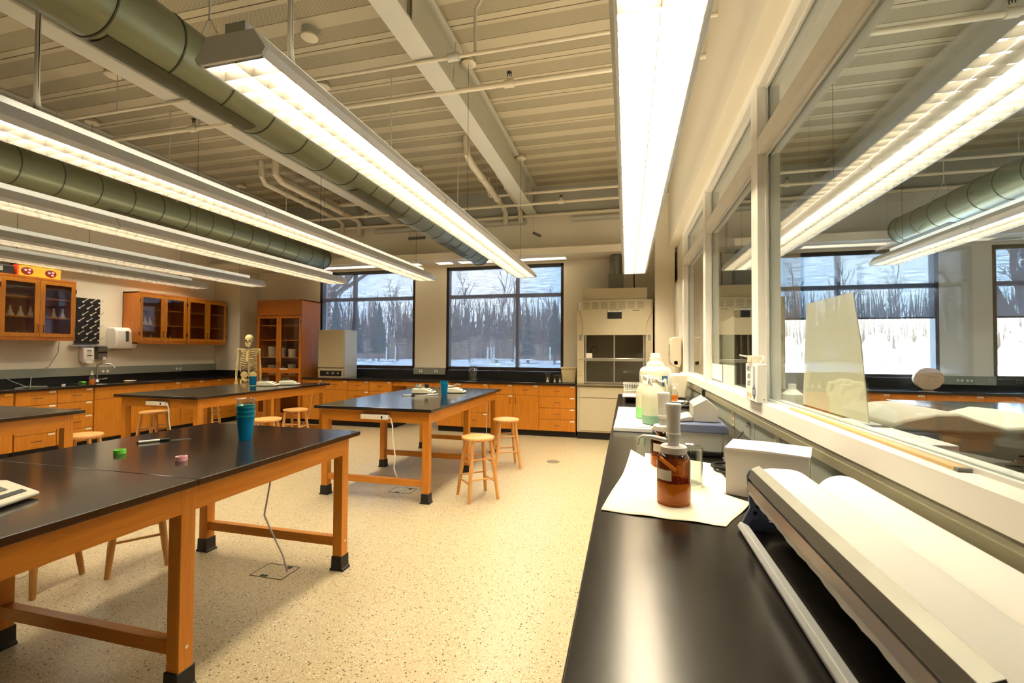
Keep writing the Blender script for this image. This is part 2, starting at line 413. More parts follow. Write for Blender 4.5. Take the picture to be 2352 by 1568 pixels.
shade(3, *WIN[2], 2.02, 'shade_adj', 'half lowered woven shade seen through the glass partition')
shade(4, *WIN[3], 2.02, 'shade_adj', 'half lowered woven shade in the window at the right edge')

# glazed partition between the two rooms, plane x = .75-.86
PX0, PX1 = .75, .87
PY1 = 7.62
g = G(); g.box(PX0+.03, PX1, YN, PY1, 0, 1.10); g.build('wall_right', 'wall', kind='structure')
G().box(.64, PX1, YN, PY1, 3.128, ZD).build('wall_right_upper', 'wall', kind='structure')
G().box(PX0+.03, PX1, 6.72, WY, 1.1, 3.12).build('wall_right_end', 'wall', kind='structure')
MY = [3.02, 4.86, 6.6, -1.0, 1.0]
g = G()
g.box(PX0-.03, PX1+.03, YN, 6.74, 1.115, 1.19)          # sill
g.box(PX0+.004, PX1-.004, YN, 6.73, 2.64, 2.74)            # transom
g.box(PX0+.004, PX1-.004, YN, 6.73, 3.04, 3.13)            # head
for yy in (3.02, 4.86, 6.6): g.box(PX0, PX1, yy-.07, yy+.07, 1.19, 3.06)
g.box(PX0, PX1, -1.2, -1.06, 1.19, 3.06)
g.build('window_5', 'white_frame', kind='structure')
g = G()                                          # glazing stops
for y0, y1 in ((-1.06, 2.95), (3.09, 4.79), (4.93, 6.53)):
    for z0, z1 in ((1.19, 2.64), (2.74, 3.04)):
        for x in (.792, .822):
            g.box(x, x+.014, y0, y0+.012, z0, z1); g.box(x, x+.014, y1-.012, y1, z0, z1); g.box(x, x+.014, y0, y1, z0, z0+.012); g.box(x, x+.014, y0, y1, z1-.012, z1)
g.build('trim_12', 'white', kind='structure')
g = G()
for y0, y1 in ((-1.06, 2.95), (3.09, 4.79), (4.93, 6.53)):
    for z0, z1 in ((1.19, 2.64), (2.74, 3.04)): g.box(.811, .817, y0, y1, z0, z1)
g.build('window_6', 'part_pane', kind='structure')
G().box(.87, 1.12, YN, 7.66, 3.13, ZD).build('trim_23', 'wall_cool', kind='structure')   # soffit on the far side of the partition
# door leaf high on the end wall
door = G().box(PX0-.012, PX0+.03, 7.02, 7.60, 0, 2.55).build('door_1', 'white', kind='structure')
# base raceway along the right wall
g = G(); g.prism([(.78, CT+.11), (.74, CT+.12), (.73, CT+.16), (.735, 1.10), (.78, 1.115)], YN, 6.7, 'y')
g.build('trim_13', 'raceway_light', kind='structure')
G().box(.755, .79, YN, 6.7, CT, CT+.12).build('trim_14', 'raceway', kind='structure')
for yy in (1.2, 3.05, 4.9):
    G().box(.752, .757, yy, yy+.004, CT+.0, CT+.12).build('trim_15', 'steel_grey', kind='structure')
# left and far raceways, black backsplash
G().box(XL, XL+.05, YN, 7.84, 1.035, 1.165).build('trim_16', 'raceway', kind='structure')
G().box(XL, XL+.02, YN, 7.84, CT, 1.035).build('trim_17', 'black', kind='structure')
G().box(XL, -7.40, 7.82, 7.84, CT, 1.035).build('trim_18', 'black', kind='structure')
g = G(); g.box(-4.11, -3.44, WY-.05, WY, 1.0, 1.13); g.box(-1.13, -.83, WY-.05, WY, 1.0, 1.02)
g.build('trim_19', 'raceway', kind='structure')
G().box(-6.25, -.83, WY-.02, WY-.002, CT, ZS+.0).build('trim_20', 'black', kind='structure')
G().box(4.64, 5.31, WY-.05, WY, 1.0, 1.13).build('trim_21', 'raceway', kind='structure')
G().box(2.2, XR, WY-.02, WY-.002, CT, ZS).build('trim_22', 'black', kind='structure')

# ---------------------------------------------------------------- outside
G().box(-80, 90, WY+.4, 130, -.5, -.1).build('ground_snow', 'snow', kind='structure')
G().box(-7.3, -6.45, 8.62, 8.9, -.1, 6).build('wall_brick_outside', 'brick', kind='structure')
def tree_mesh(seed, h, spread, nb=9, r0=.11):
    R = random.Random(seed); g = G()
    lean = R.uniform(-.15, .15)
    pts = [Vector((lean*h*(i/6)**1.5+R.uniform(-.06, .06), R.uniform(-.1, .1), h*i/6)) for i in range(7)]
    g.tube(pts, [r0*(1-i/7.2) for i in range(7)], 5)
    for k in range(nb):
        f = R.uniform(.25, .9); i = int(f*6); p = pts[i].lerp(pts[i+1], f*6-i); a = R.uniform(0, 2*pi); L = h*spread*(1.15-f)*R.uniform(.7, 1.2)
        q = [p]
        for s_ in range(1, 5): q.append(p+Vector((cos(a)*L*s_/4*.42+R.uniform(-.1, .1), sin(a)*L*s_/4*.42, L*(s_/4)**1.15)))
        g.tube(q, [r0*.45*(1-s_/5.5) for s_ in range(5)], 4)
        for kk in range(3):
            s_ = R.choice((1, 2, 3)); a2 = a+R.uniform(-1.2, 1.2); L2 = L*R.uniform(.3, .5)
            g.tube([q[s_], q[s_]+Vector((cos(a2)*L2*.35, sin(a2)*L2*.35, L2*.5)), q[s_]+Vector((cos(a2)*L2*.6, sin(a2)*L2*.6, L2))], [r0*.2, r0*.13, r0*.06], 3)
    return g
protos = []
for k in range(5):
    o = tree_mesh(k+11, 7.6+.5*k, .42, 12, .10).build('bare_tree', 'bark')
    tag(o, 'leafless tree standing in the row at the edge of the snow', 'tree', 'bare trees along the edge of the snow'); protos.append(o)
R = random.Random(4); spots = []
for y0, dx in ((60, 4.6), (66, 4.9), (72, 5.2)):
    x = -.98*y0
    while x < .78*y0: spots.append((x+R.uniform(-.7, .7), y0+R.uniform(-1.5, 1.5))); x += dx
for i, (x, y) in enumerate(spots):
    o = protos[i] if i < 5 else protos[i % 5].copy()
    if i >= 5: C.objects.link(o)
    s = R.uniform(1.0, 1.45); o.location = (x, y, -.1); o.rotation_euler = (0, 0, R.uniform(0, 6.28)); o.scale = (s, s, s)
g = G()
R = random.Random(9)
for k in range(1900):
    y = R.uniform(80, 96); x = R.uniform(-1.05*y, .85*y); h = R.uniform(7.5, 12.5)
    g.tube([(x, y, -.1), (x+R.uniform(-.4, .4), y, h*.5), (x+R.uniform(-.7, .7), y, h)], [.28, .16, .03], 3, caps=False)
    for q in range(3):
        z0 = R.uniform(1.5, h*.7); g.tube([(x, y, z0), (x+R.uniform(-1, 1), y, z0+R.uniform(1, 2))], [.08, .02], 3, caps=False)
w = g.build('woods', 'woods', kind='stuff'); tag(w, 'dense grey leafless woods behind the first row of trees', 'woods')
g = G()
for k in range(260):
    y = R.uniform(77, 79); x = R.uniform(-1.05*y, .85*y); h = R.uniform(1.5, 4.5)
    g.lathe([(1.6, 0), (1.4, h*.5), (.4, h)], x, y, -.1, 6)
w = g.build('undergrowth', 'woods', kind='stuff'); tag(w, 'low grey brush under the distant trees', 'undergrowth')
def conifer(x, y, h, label):
    o = thing('evergreen_tree', label, 'tree', (x, y, -.1)); G().lathe([(.12, 0), (.1, h)], n=6).build('trunk', 'bark', o)
    g = G()
    for k in range(7): zz = h*(.15+.12*k); g.lathe([(h*.2*(1-k/8.0), zz), (.05, zz+h*.22)], n=9)
    g.build('foliage', 'evergreen', o)
conifer(-39, 55, 8.2, 'tall dark evergreen seen through the corner window behind the bare trees')
conifer(-36.5, 56, 7.4, 'shorter dark evergreen right beside the tall one outside the corner window')
conifer(-33.5, 57, 7.6, 'dark evergreen outside the middle of the corner window')
conifer(-8.5, 55, 7.2, 'dark evergreen outside the right pane of the second window')
conifer(-12.0, 56, 6.2, 'lone dark evergreen low behind the mullion of the second window')
# big near tree whose limbs cross the corner window
g = G()
def limb(p, q, r0, r1, k=3, seed=0):
    R2 = random.Random(seed); p = Vector(p); q = Vector(q); pts = [p.lerp(q, i/6)+Vector((R2.uniform(-.05, .05), R2.uniform(-.05, .05), .12*sin(pi*i/6))) for i in range(7)]
    g.tube(pts, [r0+(r1-r0)*i/6 for i in range(7)], 6)
    if k > 0:
        d = (q-p)
        for j in range(4):
            i = R2.randint(1, 5); L = d.length*R2.uniform(.3, .6)
            v = (d.normalized()+Vector((R2.uniform(-.6, .6), R2.uniform(-.5, .5), R2.uniform(-.25, .8)))).normalized()*L
            limb(pts[i], pts[i]+v, r0*.4, r1*.3+.004, k-1, seed*7+j+k)
g.tube([(-14.6, 16, -.6), (-14.4, 16, .8), (-13.9, 16, 1.9)], [.34, .30, .24], 8)
limb((-13.9, 16, 1.9), (-9.8, 16, 4.6), .17, .05, 3, 3); limb((-13.9, 16, 1.9), (-8.6, 15.5, 5.6), .15, .04, 3, 5)
limb((-13.9, 16, 1.9), (-11.6, 16, 5.9), .12, .04, 3, 8); limb((-13.9, 16, 1.9), (-14.6, 16, 6), .12, .04, 2, 9)
tag(g.build('large_bare_tree', 'bark'), 'large leafless tree with long limbs crossing the upper corner window', 'tree')
g = G()
g.tube([(11.5, 17, -.6), (11.6, 17, 1.8)], [.26, .2], 8)
limb((11.6, 17, 1.8), (13.5, 17, 5), .14, .04, 3, 21); limb((11.6, 17, 1.8), (10.2, 17, 4.6), .14, .04, 3, 22); limb((11.6, 17, 1.8), (11.2, 17, 6), .12, .03, 3, 25)
tag(g.build('shade_tree', 'bark'), 'leafless tree with curved limbs behind the window at the right edge', 'tree')
for i, (px, y, lean) in enumerate(((-16.8, 22, .1), (-15.9, 22, -.12), (-12.6, 22, .1), (-11.5, 21, .08), (-9.2, 21, .1), (-8.9, 21, .05), (-6.6, 21, .08), (-6.2, 21, -.1), (-5.9, 20, 0), (-4.9, 20, 0), (-3.3, 20, 0), (-2.9, 21, .08))):
    o = G().tube([(0, 0, 0), (lean, 0, 1.0), (lean*1.4, 0, 1.9)], .035, 6).build('snow_stake', 'white'); o.location = (px, y, -.25)
    tag(o, 'thin white stake in the snow outside the windows', 'stake', 'white stakes standing in the snow')
for k, (x0, x1, y) in enumerate(((-7.2, -4.2, 20.4),)):
    g = G(); g.box(x0, x1, y, y+.04, 1.05, 1.11); g.box(x0, x1, y, y+.04, -.1, -.05)
    for x in (x0, x1): g.box(x, x+.05, y, y+.05, -.6, 1.1)
    tag(g.build('rail_fence', 'white'), 'low white rail in the snow outside the second window', 'fence')

# ---------------------------------------------------------------- pendant lights
LZ = 2.65; LY0, LY1 = 1.5, 7.15
def pendant(x, label, warm, power, group, span=(1.5, 7.15)):
    t = thing('pendant_light', label, 'ceiling light', (x, 0, LZ), 0, group)
    L0, L1 = span
    # housing: outer shell polygon with thickness, open below
    hs = G()
    outer = [(-.160, 0), (-.176, .028), (-.118, .112), (.118, .112), (.176, .028), (.160, 0)]
    inner = [(.150, .004), (.150, .098), (-.150, .098), (-.150, .004)]
    k = len(outer)
    for sgn in (1, -1):
        hs.prism([(sgn*.160, 0), (sgn*.176, .028), (sgn*.165, .045), (sgn*.150, .045), (sgn*.150, 0)], L0, L1)
    hs.prism([(-.165, .045), (-.118, .112), (.118, .112), (.165, .045), (.15, .045), (.112, .10), (-.112, .10), (-.15, .045)], L0, L1)
    hs.build('housing', 'fixture', t)
    G().box(-.05, .05, L0+.02, L1-.25, .112, .175).build('top_channel', 'fixture_channel', t)
    for yy, s in ((L0, -1), (L1, 1)):
        G().prism(outer, yy-.006, yy+.006).build('end_cap', 'fixture', t)
    for j in range(1, 3):
        yy = L0+(L1-L0)*j/3
        g = G(); g.prism([(-.162, -.001), (-.178, .028), (-.119, .1135), (.119, .1135), (.178, .028), (.162, -.001), (.15, .03), (.11, .1), (-.11, .1), (-.15, .03)], yy-.003, yy+.003)
        g.build('joint_band', 'steel_grey', t)
    g = G()                                       # cross blades and spine
    n = 60
    for i in range(n+1):
        yy = L0+.02+(L1-L0-.04)*i/n
        g.prism([(yy-.004, .042), (yy+.004, .042), (yy+.0008, .002), (yy-.0008, .002)], -.149, .149, 'x')
    g.prism([(-.010, .042), (.010, .042), (.001, .002), (-.001, .002)], L0+.01, L1-.01)
    for sgn in (1, -1): g.prism([(sgn*.149, .042), (sgn*.138, .042), (sgn*.148, .002), (sgn*.149, .002)], L0+.01, L1-.01)
    g.build('louver', 'louver', t)
    for sgn in (-1, 1):
        g = G()
        for j in range(4):
            a = L0+.06+j*(L1-L0-.1)/4; g.tube([(sgn*.072, a, .068), (sgn*.072, a+(L1-L0-.1)/4-.04, .068)], .0125, 8)
        g.build('lamp_tube', 'tube', t, smooth=True)
        ld = bpy.data.lights.new('lamp', 'AREA'); ld.shape = 'RECTANGLE'; ld.size = .10; ld.size_y = L1-L0-.1
        ld.color = warm; ld.energy = power*(L1-L0)
        lo = bpy.data.objects.new('lamp', ld); C.objects.link(lo); lo.parent = t; lo.location = (sgn*.073, (L0+L1)/2, .094)
        lu = bpy.data.lights.new('uplight', 'AREA'); lu.shape = 'RECTANGLE'; lu.size = .03; lu.size_y = L1-L0-.3
        lu.color = warm; lu.energy = LAMP_MAIN*UP*(L1-L0)*min(2.4, power/LAMP_MAIN)
        lo = bpy.data.objects.new('uplight', lu); C.objects.link(lo); lo.parent = t; lo.location = (sgn*.103, (L0+L1)/2, .116); lo.rotation_euler = (0, pi, 0)
    for yy in (L0+.35, (L0+L1)/2+.03, L1-.43):
        g = G(); g.tube([(0, yy, .17), (0, yy, ZD-LZ-.045)], .0022, 5)
        g.tube([(0, yy, .172), (0, yy, .20)], .007, 6); g.build('cable', 'bronze', t)
        if yy > 2: G().lathe([(.075, -.05), (.08, -.046), (.06, -.04), (.058, 0)], 0, yy, ZD-LZ, 20).build('canopy', 'pipe', t, smooth=True)
    G().tube([(.0, L0+.35, .17), (-.012, L0+.35, .30), (-.014, L0+.35, 1.1), (-.02, L0+.34, ZD-LZ)], [.02, .014, .012, .012], 8).build('feed_conduit', 'steel_paint', t)
    return t
PG = 'pendant lights in the main room'; PN = 'pendant lights in the neighbouring room'
pendant(.115, 'suspended strip light directly over the right-hand counter along the partition', WARM, LAMP_MAIN*1.9, PG)
pendant(-1.575, 'suspended strip light whose near end cap hangs over the front table', WARM, LAMP_MAIN*1.1, PG)
pendant(-3.30, 'suspended strip light third from the partition, between the two ducts', WARM, LAMP_MAIN*.9, PG)
pendant(-5.02, 'suspended strip light fourth from the partition, below the far duct', WARM, LAMP_MAIN*.75, PG)
pendant(-6.76, 'suspended strip light second from the left wall', WARM, LAMP_MAIN*.6, PG)
pendant(-8.1, 'suspended strip light nearest the left wall, above the wall cabinets', WARM, LAMP_MAIN*.38, PG)
pendant(-1.575, 'unseen strip light added behind the camera as fill', WARM, LAMP_MAIN*.35, PG, (-2.7, .3))  # added fill lamp out of view, brightens the camera-facing end caps
pendant(1.69, 'suspended strip light just behind the glass partition', COOL, LAMP_MAIN, PN)
pendant(3.36, 'suspended strip light beside the neighbouring duct, ending before the window', COOL, LAMP_MAIN, PN)
pendant(5.08, 'suspended strip light cut by the right edge of the photo', COOL, LAMP_MAIN, PN)

# ---------------------------------------------------------------- ducts
def duct(x, z, y1, label):
    t = thing('air_duct', label, 'duct', (x, 0, z)); r = .18; y0 = -1.5 if x < 0 else 1.0
    G().tube([(0, y0, 0), (0, y1, 0)], r, 40).build('shell', 'duct', t, smooth=True)
    y = y0+.1
    while y < y1: G().tube([(0, y, 0), (0, y+.008, 0)], r+.004, 40).build('seam_ring', 'duct_seam', t, smooth=True); y += .33
    G().tube([(0, y1-.01, 0), (0, y1+.01, 0)], r+.008, 40).build('end_rim', 'duct_seam', t, smooth=True)
    yy = y0+1.0; sgn = 1 if x > 0 else -1
    while yy < y1-.5:
        g = G(); vs = []; fs = []
        for i in range(13):
            a = radians(-112+44*i/12) if x < 0 else radians(-112+44*i/12)
            vs += [((r+.006)*cos(a), yy, (r+.006)*sin(a)), ((r+.006)*cos(a), yy+.9, (r+.006)*sin(a))]
        for i in range(12): fs.append((2*i, 2*i+1, 2*i+3, 2*i+2))
        g.add(vs, fs); g.build('perforated_outlet', 'duct_perf', t, smooth=True); yy += 2.1
    for yy in (2.2, 4.4, 6.4):
        g = G(); g.tube([(-.14, yy, .12), (0, yy, .36), (.14, yy, .12)], .006, 5); g.tube([(0, yy, .34), (0, yy, ZD-z)], .006, 6); g.build('hanger', 'steel_paint', t)
duct(-2.47, 3.13, 7.45, 'round olive-grey metal duct nearer the camera, ending above the second window')
duct(-5.52, 3.16, 7.35, 'round olive-grey metal duct farther left, ending before the corner window')
duct(3.62, 3.13, 7.2, 'round grey-green metal duct seen through the glass partition')

# ---------------------------------------------------------------- pipes
def sprinkler(y, z, x0, x1, heads, label, r=.024):
    t = thing('sprinkler_pipe', label, 'pipe', (0, y, z))
    G().tube([(x0, 0, 0), (x1, 0, 0)], r, 12).build('pipe_run', 'pipe', t, smooth=True)
    for hx in heads:
        g = G(); g.tube([(hx-.045, 0, 0), (hx+.045, 0, 0)], r+.012, 12); g.tube([(hx, 0, 0), (hx, 0, .06)], .02, 10)
        s_ = g.build('tee', 'pipe', t, smooth=True)
        g = G(); g.tube([(hx-.016, 0, .06), (hx-.02, 0, .085), (hx-.008, 0, .105)], .004, 5); g.tube([(hx+.016, 0, .06), (hx+.02, 0, .085), (hx+.008, 0, .105)], .004, 5)
        g.lathe([(.026, .105), (.024, .109)], hx, 0, 0, 12); g.tube([(hx, 0, .06), (hx, 0, .105)], .004, 5); g.build('sprinkler_head', 'bronze', s_)
    for hx in (-1.62, -4.3, -6.9):
        if x0 < hx < x1:
            G().tube([(hx, 0, 0), (hx, 0, .05), (hx+.03, 0, ZD-z-.02)], .006, 6).build('clamp', 'steel_paint', t)
sprinkler(4.04, 3.95, XL+.05, .645, [-1.06, -4.73], 'white sprinkler pipe with upright heads crossing the near half of the ceiling')
sprinkler(7.48, 3.95, XL+.05, .645, [-1.06, -4.69], 'white sprinkler pipe with small heads near the window wall')
sprinkler(4.05, 3.95, .9, XR, [2.72], 'white sprinkler pipe crossing the neighbouring room near its ceiling')
sprinkler(7.48, 3.95, .9, XR, [2.3, 5.4], 'white sprinkler pipe at the far end of the neighbouring room', .022)
def conduit(pts, r, label, rods=()):
    t = thing('conduit', label, 'pipe', (0, 0, 0)); G().tube(pts, r, 10).build('pipe_run', 'pipe', t, smooth=True)
    for x, y, z in rods: G().tube([(x, y, z), (x, y, ZD)], .005, 5).build('hanger_rod', 'steel_paint', t)
    return t
c = conduit([(-7.9, 3.53, 3.93), (.645, 3.53, 3.93)], .016, 'thin white conduit crossing the ceiling in front of the sprinkler pipe', ((-5.14, 3.53, 3.95),))
g = G(); g.tube([(-1.46, 3.53, 3.93), (-1.36, 3.53, 3.93)], .035, 10); g.tube([(-1.22, 3.53, 3.95), (-1.22, 3.53, 4.3), (-1.14, 3.53, 4.42), (-1.0, 3.53, 4.44)], .014, 10)
g.build('junction_box', 'steel_paint', c, smooth=True)
conduit([(-2.28, 7.38, 4.42), (-2.28, 7.38, 4.12), (-2.26, 7.38, 4.10), (.645, 7.38, 4.10)], .022, 'white pipe dropping from the deck and running right above the second window', ((-1.98, 7.38, 4.1),))
conduit([(.9, 7.38, 4.10), (XR, 7.38, 4.10)], .022, 'white pipe high in the far end of the neighbouring room', ((2.0, 7.38, 4.1), (5, 7.38, 4.1)))
conduit([(-7.8, 8.05, 3.92), (-.1, 8.05, 3.92)], .03, 'thick white pipe under the grey spandrel in the main room')
conduit([(1.0, 8.05, 3.92), (XR, 8.05, 3.92)], .03, 'thick white pipe under the grey spandrel of the neighbouring room')
for nm, xs in (('pale cable tray on the upper wall left of the beam end', (-4.9, -3.3)), ('pale cable tray on the upper wall between duct and beam', (-2.6, -1.8)), ('pale cable tray on the upper wall right of the beam end', (-.95, .4)), ('pale cable tray on the upper wall behind the partition', (1.2, 3.4))):
    t = thing('cable_tray', nm, 'cable tray', (0, 8.08, 3.80), 0, 'cable trays along the upper window wall'); g = G(); g.box(xs[0], xs[1], 0, .1, 0, .06); g.build('channel', 'steel_paint', t, bevel=.004)
def drain(pts, r, label):
    t = thing('drain_pipe', label, 'pipe', (0, 0, 0), 0, 'drain pipes below the deck'); G().tube(pts, r, 12).build('pipe_run', 'pipe', t, smooth=True)
    for f in (.25, .5, .75):
        p = Vector(pts[2]).lerp(Vector(pts[3]), f); q = Vector(pts[2]).lerp(Vector(pts[3]), f+.03)
        G().tube([p, q], r+.012, 12).build('coupling', 'pipe', t, smooth=True)
        G().tube([p, (p.x, p.y, ZD)], .005, 5).build('hanger_rod', 'steel_paint', t)
drain([(-5.60, 5.95, ZD), (-5.60, 5.95, 4.20), (-5.62, 6.05, 4.12), (-5.55, 7.85, 4.05), (-5.55, 8.0, 4.0), (-5.55, 8.0, 3.75)], .04, 'left white drain pipe of the cluster between the ducts')
drain([(-5.32, 5.93, ZD), (-5.32, 5.93, 4.20), (-5.30, 6.05, 4.12), (-5.2, 7.95, 4.05), (-5.2, 8.06, 4.0), (-5.2, 8.06, 3.75)], .05, 'thicker right white drain pipe of the cluster between the ducts')
drain([(-5.46, 6.05, ZD), (-5.46, 6.05, 4.3), (-5.44, 6.15, 4.24), (-5.3, 7.4, 4.2), (-5.3, 7.5, 4.2), (-4.6, 7.5, 4.2)], .035, 'grey drain pipe turning behind the thick one between the ducts')
drain([(-2.16, 5.92, ZD), (-2.16, 5.95, 4.2), (-2.14, 6.08, 4.12), (-2.16, 7.9, 4.06), (-2.16, 8.03, 4.0), (-2.16, 8.03, 3.78)], .05, 'white drain pipe running just left of the near beam')
drain([(-1.9, 6.0, ZD), (-1.9, 6.1, 4.3), (-1.9, 6.3, 4.2), (-1.88, 7.9, 4.08), (-1.88, 8.03, 4.02), (-1.88, 8.03, 3.80)], .045, 'white drain pipe half hidden by the near beam')
for (x, y, nm) in ((-2.86, 3.58, 'round white detector on the deck above the front pendant light'), (-5.30, 3.59, 'round white detector on the deck left of the near duct')):
    t = thing('smoke_detector', nm, 'detector', (x, y, ZD)); G().lathe([(.07, 0), (.07, -.07)], n=20).build('box', 'steel_grey', t, smooth=True)
    G().lathe([(.075, -.07), (.075, -.085), (.05, -.10), (.022, -.104)], n=20).build('sensor', 'pipe', t, smooth=True)
t = thing('projector_bracket', 'small perforated metal bracket hanging at the end of the near beam', 'bracket', (-1.62, 7.95, 3.72))
G().box(-.012, .012, -.01, .35, -.16, -.12).build('channel', 'galv', t).rotation_euler = (0, .0, -.35)
G().tube([(0, 0, -.13), (0, 0, ZD-3.72-.5)], .006, 6).build('hanger_rod', 'steel_paint', t)
t = thing('projector_bracket', 'small perforated metal bracket hanging under the near duct at the far wall', 'bracket', (-4.05, 7.95, 3.62))
G().box(-.02, .33, -.01, .02, -.03, .02).build('channel', 'galv', t)
G().tube([(0, 0, 0), (0, 0, ZD-3.62)], .006, 6).build('hanger_rod', 'steel_paint', t)

# ---------------------------------------------------------------- lab tables
def lab_table(cx, cy, label, name='lab_table'):
    t = thing(name, label, 'table', (cx, cy, 0), 0, 'black-topped wooden lab tables')
    hx, hy = .64, 1.23
    for a, b_ in ((-hy, -.001), (.001, hy)): G().box(-hx, hx, a, b_, .88, .91).build('tabletop', 'epoxy', t, bevel=.003)
    for s in (-1, 1):
        G().box(s*.578-.012, s*.578+.012, -1.16, 1.16, .765, .878).build('apron', 'wood_y', t)
        G().box(-.58, .58, s*1.158-.012, s*1.158+.012, .765, .878).build('apron', 'wood_x', t)
    for yy in (-1.135, 0, 1.135):
        for s in (-1, 1):
            lg = G().box(s*.557-.034, s*.557+.034, yy-.034, yy+.034, .01, .88).build('leg', 'wood', t, bevel=.003)
            G().prism([(s*.557-.052, 0), (s*.557+.052, 0), (s*.557+.050, .012), (s*.557+.040, .02), (s*.557+.037, .095), (s*.557-.037, .095), (s*.557-.040, .02), (s*.557-.050, .012)], yy-.042, yy+.042).build('rubber_boot', 'rubber', lg, bevel=.003)
            G().tube([(s*.591, yy, .19), (s*.594, yy, .19)], .008, 8).build('bolt', 'chrome', lg)
        G().box(-.523, .523, yy-.022, yy+.022, .155, .215).build('stretcher', 'wood_x', t, bevel=.002)
    return t
T1 = lab_table(-2.43, 1.585, 'black-topped wooden lab table in front with the stack of blue cups')
index()
T2 = dup(T1, (-2.43, 5.22, 0), 0, 'black-topped wooden lab table reflecting the window, two stools at its right')
T3 = dup(T1, (-5.48, 5.47, 0), 0, 'black-topped wooden lab table in front of the skeleton')
T4 = dup(T1, (-5.43, 1.86, 0), 0, 'black-topped wooden lab table cut off by the left edge behind the front table')
T5 = dup(T1, (3.68, 5.22, 0), 0, 'black-topped lab table glaring white behind the glass partition')

# ---------------------------------------------------------------- stools
def stool(x, y, rz, label):
    t = thing('wooden_stool', label, 'stool', (x, y, 0), rz, 'round wooden stools')
    G().lathe([(.12, .572), (.158, .578), (.168, .592), (.164, .606), (.14, .611), (.04, .607)], n=32).build('seat', 'stool_wood', t, smooth=True)
    tops = [(.095, .095), (-.095, .095), (-.095, -.095), (.095, -.095)]; feet = [(.155, .155), (-.155, .155), (-.155, -.155), (.155, -.155)]
    P = lambda i, z: Vector((feet[i % 4][0]+(tops[i % 4][0]-feet[i % 4][0])*z/.578, feet[i % 4][1]+(tops[i % 4][1]-feet[i % 4][1])*z/.578, z))
    for i in range(4): G().tube([P(i, 0), P(i, .1), P(i, .3), P(i, .45), P(i, .578)], [.0155, .018, .02, .019, .016], 12).build('leg', 'leg_wood', t, smooth=True)
    for i in range(4):
        for z in ((.17, .36) if i % 2 else (.21, .40)): G().tube([P(i, z), P(i+1, z)], .009, 8).build('rung', 'leg_wood', t, smooth=True)
    return t
s0 = stool(-1.455, 4.39, .72, 'round wooden stool standing alone right of the window-reflecting table'); index()
ST = [(-1.49, 5.63, .45, 'round wooden stool behind another at the right end of the middle table'),
      (-6.36, 4.93, .3, 'round wooden stool below the white power strip of the far left table'),
      (-4.37, 4.80, .5, 'round wooden stool whose seat shows just behind the blue cup stack'),
      (-4.68, 5.68, .2, 'round wooden stool in front of the tall cabinet, beside the far table'),
      (-5.31, 3.40, .6, 'round pale stool seat behind the leg of the left-edge table'),
      (-3.25, 2.43, .95, 'stool under the front table, right one of the two'),
      (-3.56, 2.04, .25, 'stool under the front table, left one with legs near the table leg'),
      (-6.95, 6.3, .4, 'stool mostly hidden behind the front leg of the far left table')]
for x, y, rz, lb in ST: dup(s0, (x, y, 0), rz, lb)

# ---------------------------------------------------------------- base cabinets
def handle(g, axis, c, L, out):
    """bar pull; axis 'h' or 'v'; front faces -y"""
    x, z = c
    if axis == 'h': g.tube([(x-L/2, 0, z), (x-L/2, -out, z), (x+L/2, -out, z), (x+L/2, 0, z)], .0045, 6)
    else: g.tube([(x, 0, z-L/2), (x, -out, z-L/2), (x, -out, z+L/2), (x, 0, z+L/2)], .0045, 6)
    return g
def base_cab(w, kind, label, loc, rz, depth=.58, wd='wood', tags=1, group='wooden base cabinets'):
    """origin at the middle of the front bottom edge, front faces -y"""
    t = thing('base_cabinet', label, 'cabinet', loc, rz, group); h = w/2
    zt = .885
    g = G(); g.box(-h, h, .02, depth, .10, zt); g.build('body', wd, t)
    G().box(-h, h, .06, depth, 0, .10).build('toe_kick', 'black', t)
    def front(nm, x0, x1, z0, z1, hd, hpos=None, lab=True, yellow=False):
        f = G().box(x0+.004, x1-.004, 0, .02, z0+.003, z1-.003).build(nm, wd, t, bevel=.0015)
        if hd:
            handle(G(), hd, hpos, .10, .028).build('handle', 'handle', f)
        if lab and nm == 'drawer': G().box(x1-.095, x1-.02, -.0012, .0, z1-.036, z1-.012).build('label_card', 'label_yellow' if yellow else 'label', f)
        if lab and nm == 'door' and hd and hpos[0] > 0: G().box(x1-.085, x1-.012, -.0012, .0, z1-.03, z1-.008).build('label_card', 'label', f)
        return f
    if kind.startswith('d'):                       # n drawers
        n = int(kind[1]); hh = [.17]+[(.685-.0)/(n)]*0
        zs = [zt]; 
        for k in range(n): zs.append(zt-(zt-.105)*(k+1)/n)
        for k in range(n): front('drawer', -h, h, zs[k+1], zs[k], 'h', (0, (zs[k]+zs[k+1])/2+.0), True, yellow=(tags == 2 and k == 0))
    elif kind[0] == 'm':                           # drawer over door, hinge side l/r
        front('drawer', -h, h, .70, zt, 'h', (0, .795))
        s = 1 if kind[1] == 'l' else -1
        front('door', -h, h, .105, .70, 'v', (s*(h-.05), .60))
    elif kind[0] == 's':                           # sink: blank panel over two doors
        front('panel', -h, h, .70, zt, None)
        front('door', -h, 0, .105, .70, 'v', (-.05, .60), False); front('door', 0, h, .105, .70, 'v', (.05, .60), False)
    elif kind[0] == 'k':                           # knee space apron
        pass
    return t
def knee(w, label, loc, rz):
    t = thing('knee_space_apron', label, 'drawer', loc, rz); h = w/2
    G().box(-h, h, .02, .55, .80, .885).build('rail', 'wood', t)
    f = G().box(-h*.55, h*.75, 0, .02, .80, .882).build('drawer', 'wood', t, bevel=.0015)
    handle(G(), 'h', (h*.2, .84), .10, .028).build('handle', 'handle', f)
FY = 7.75
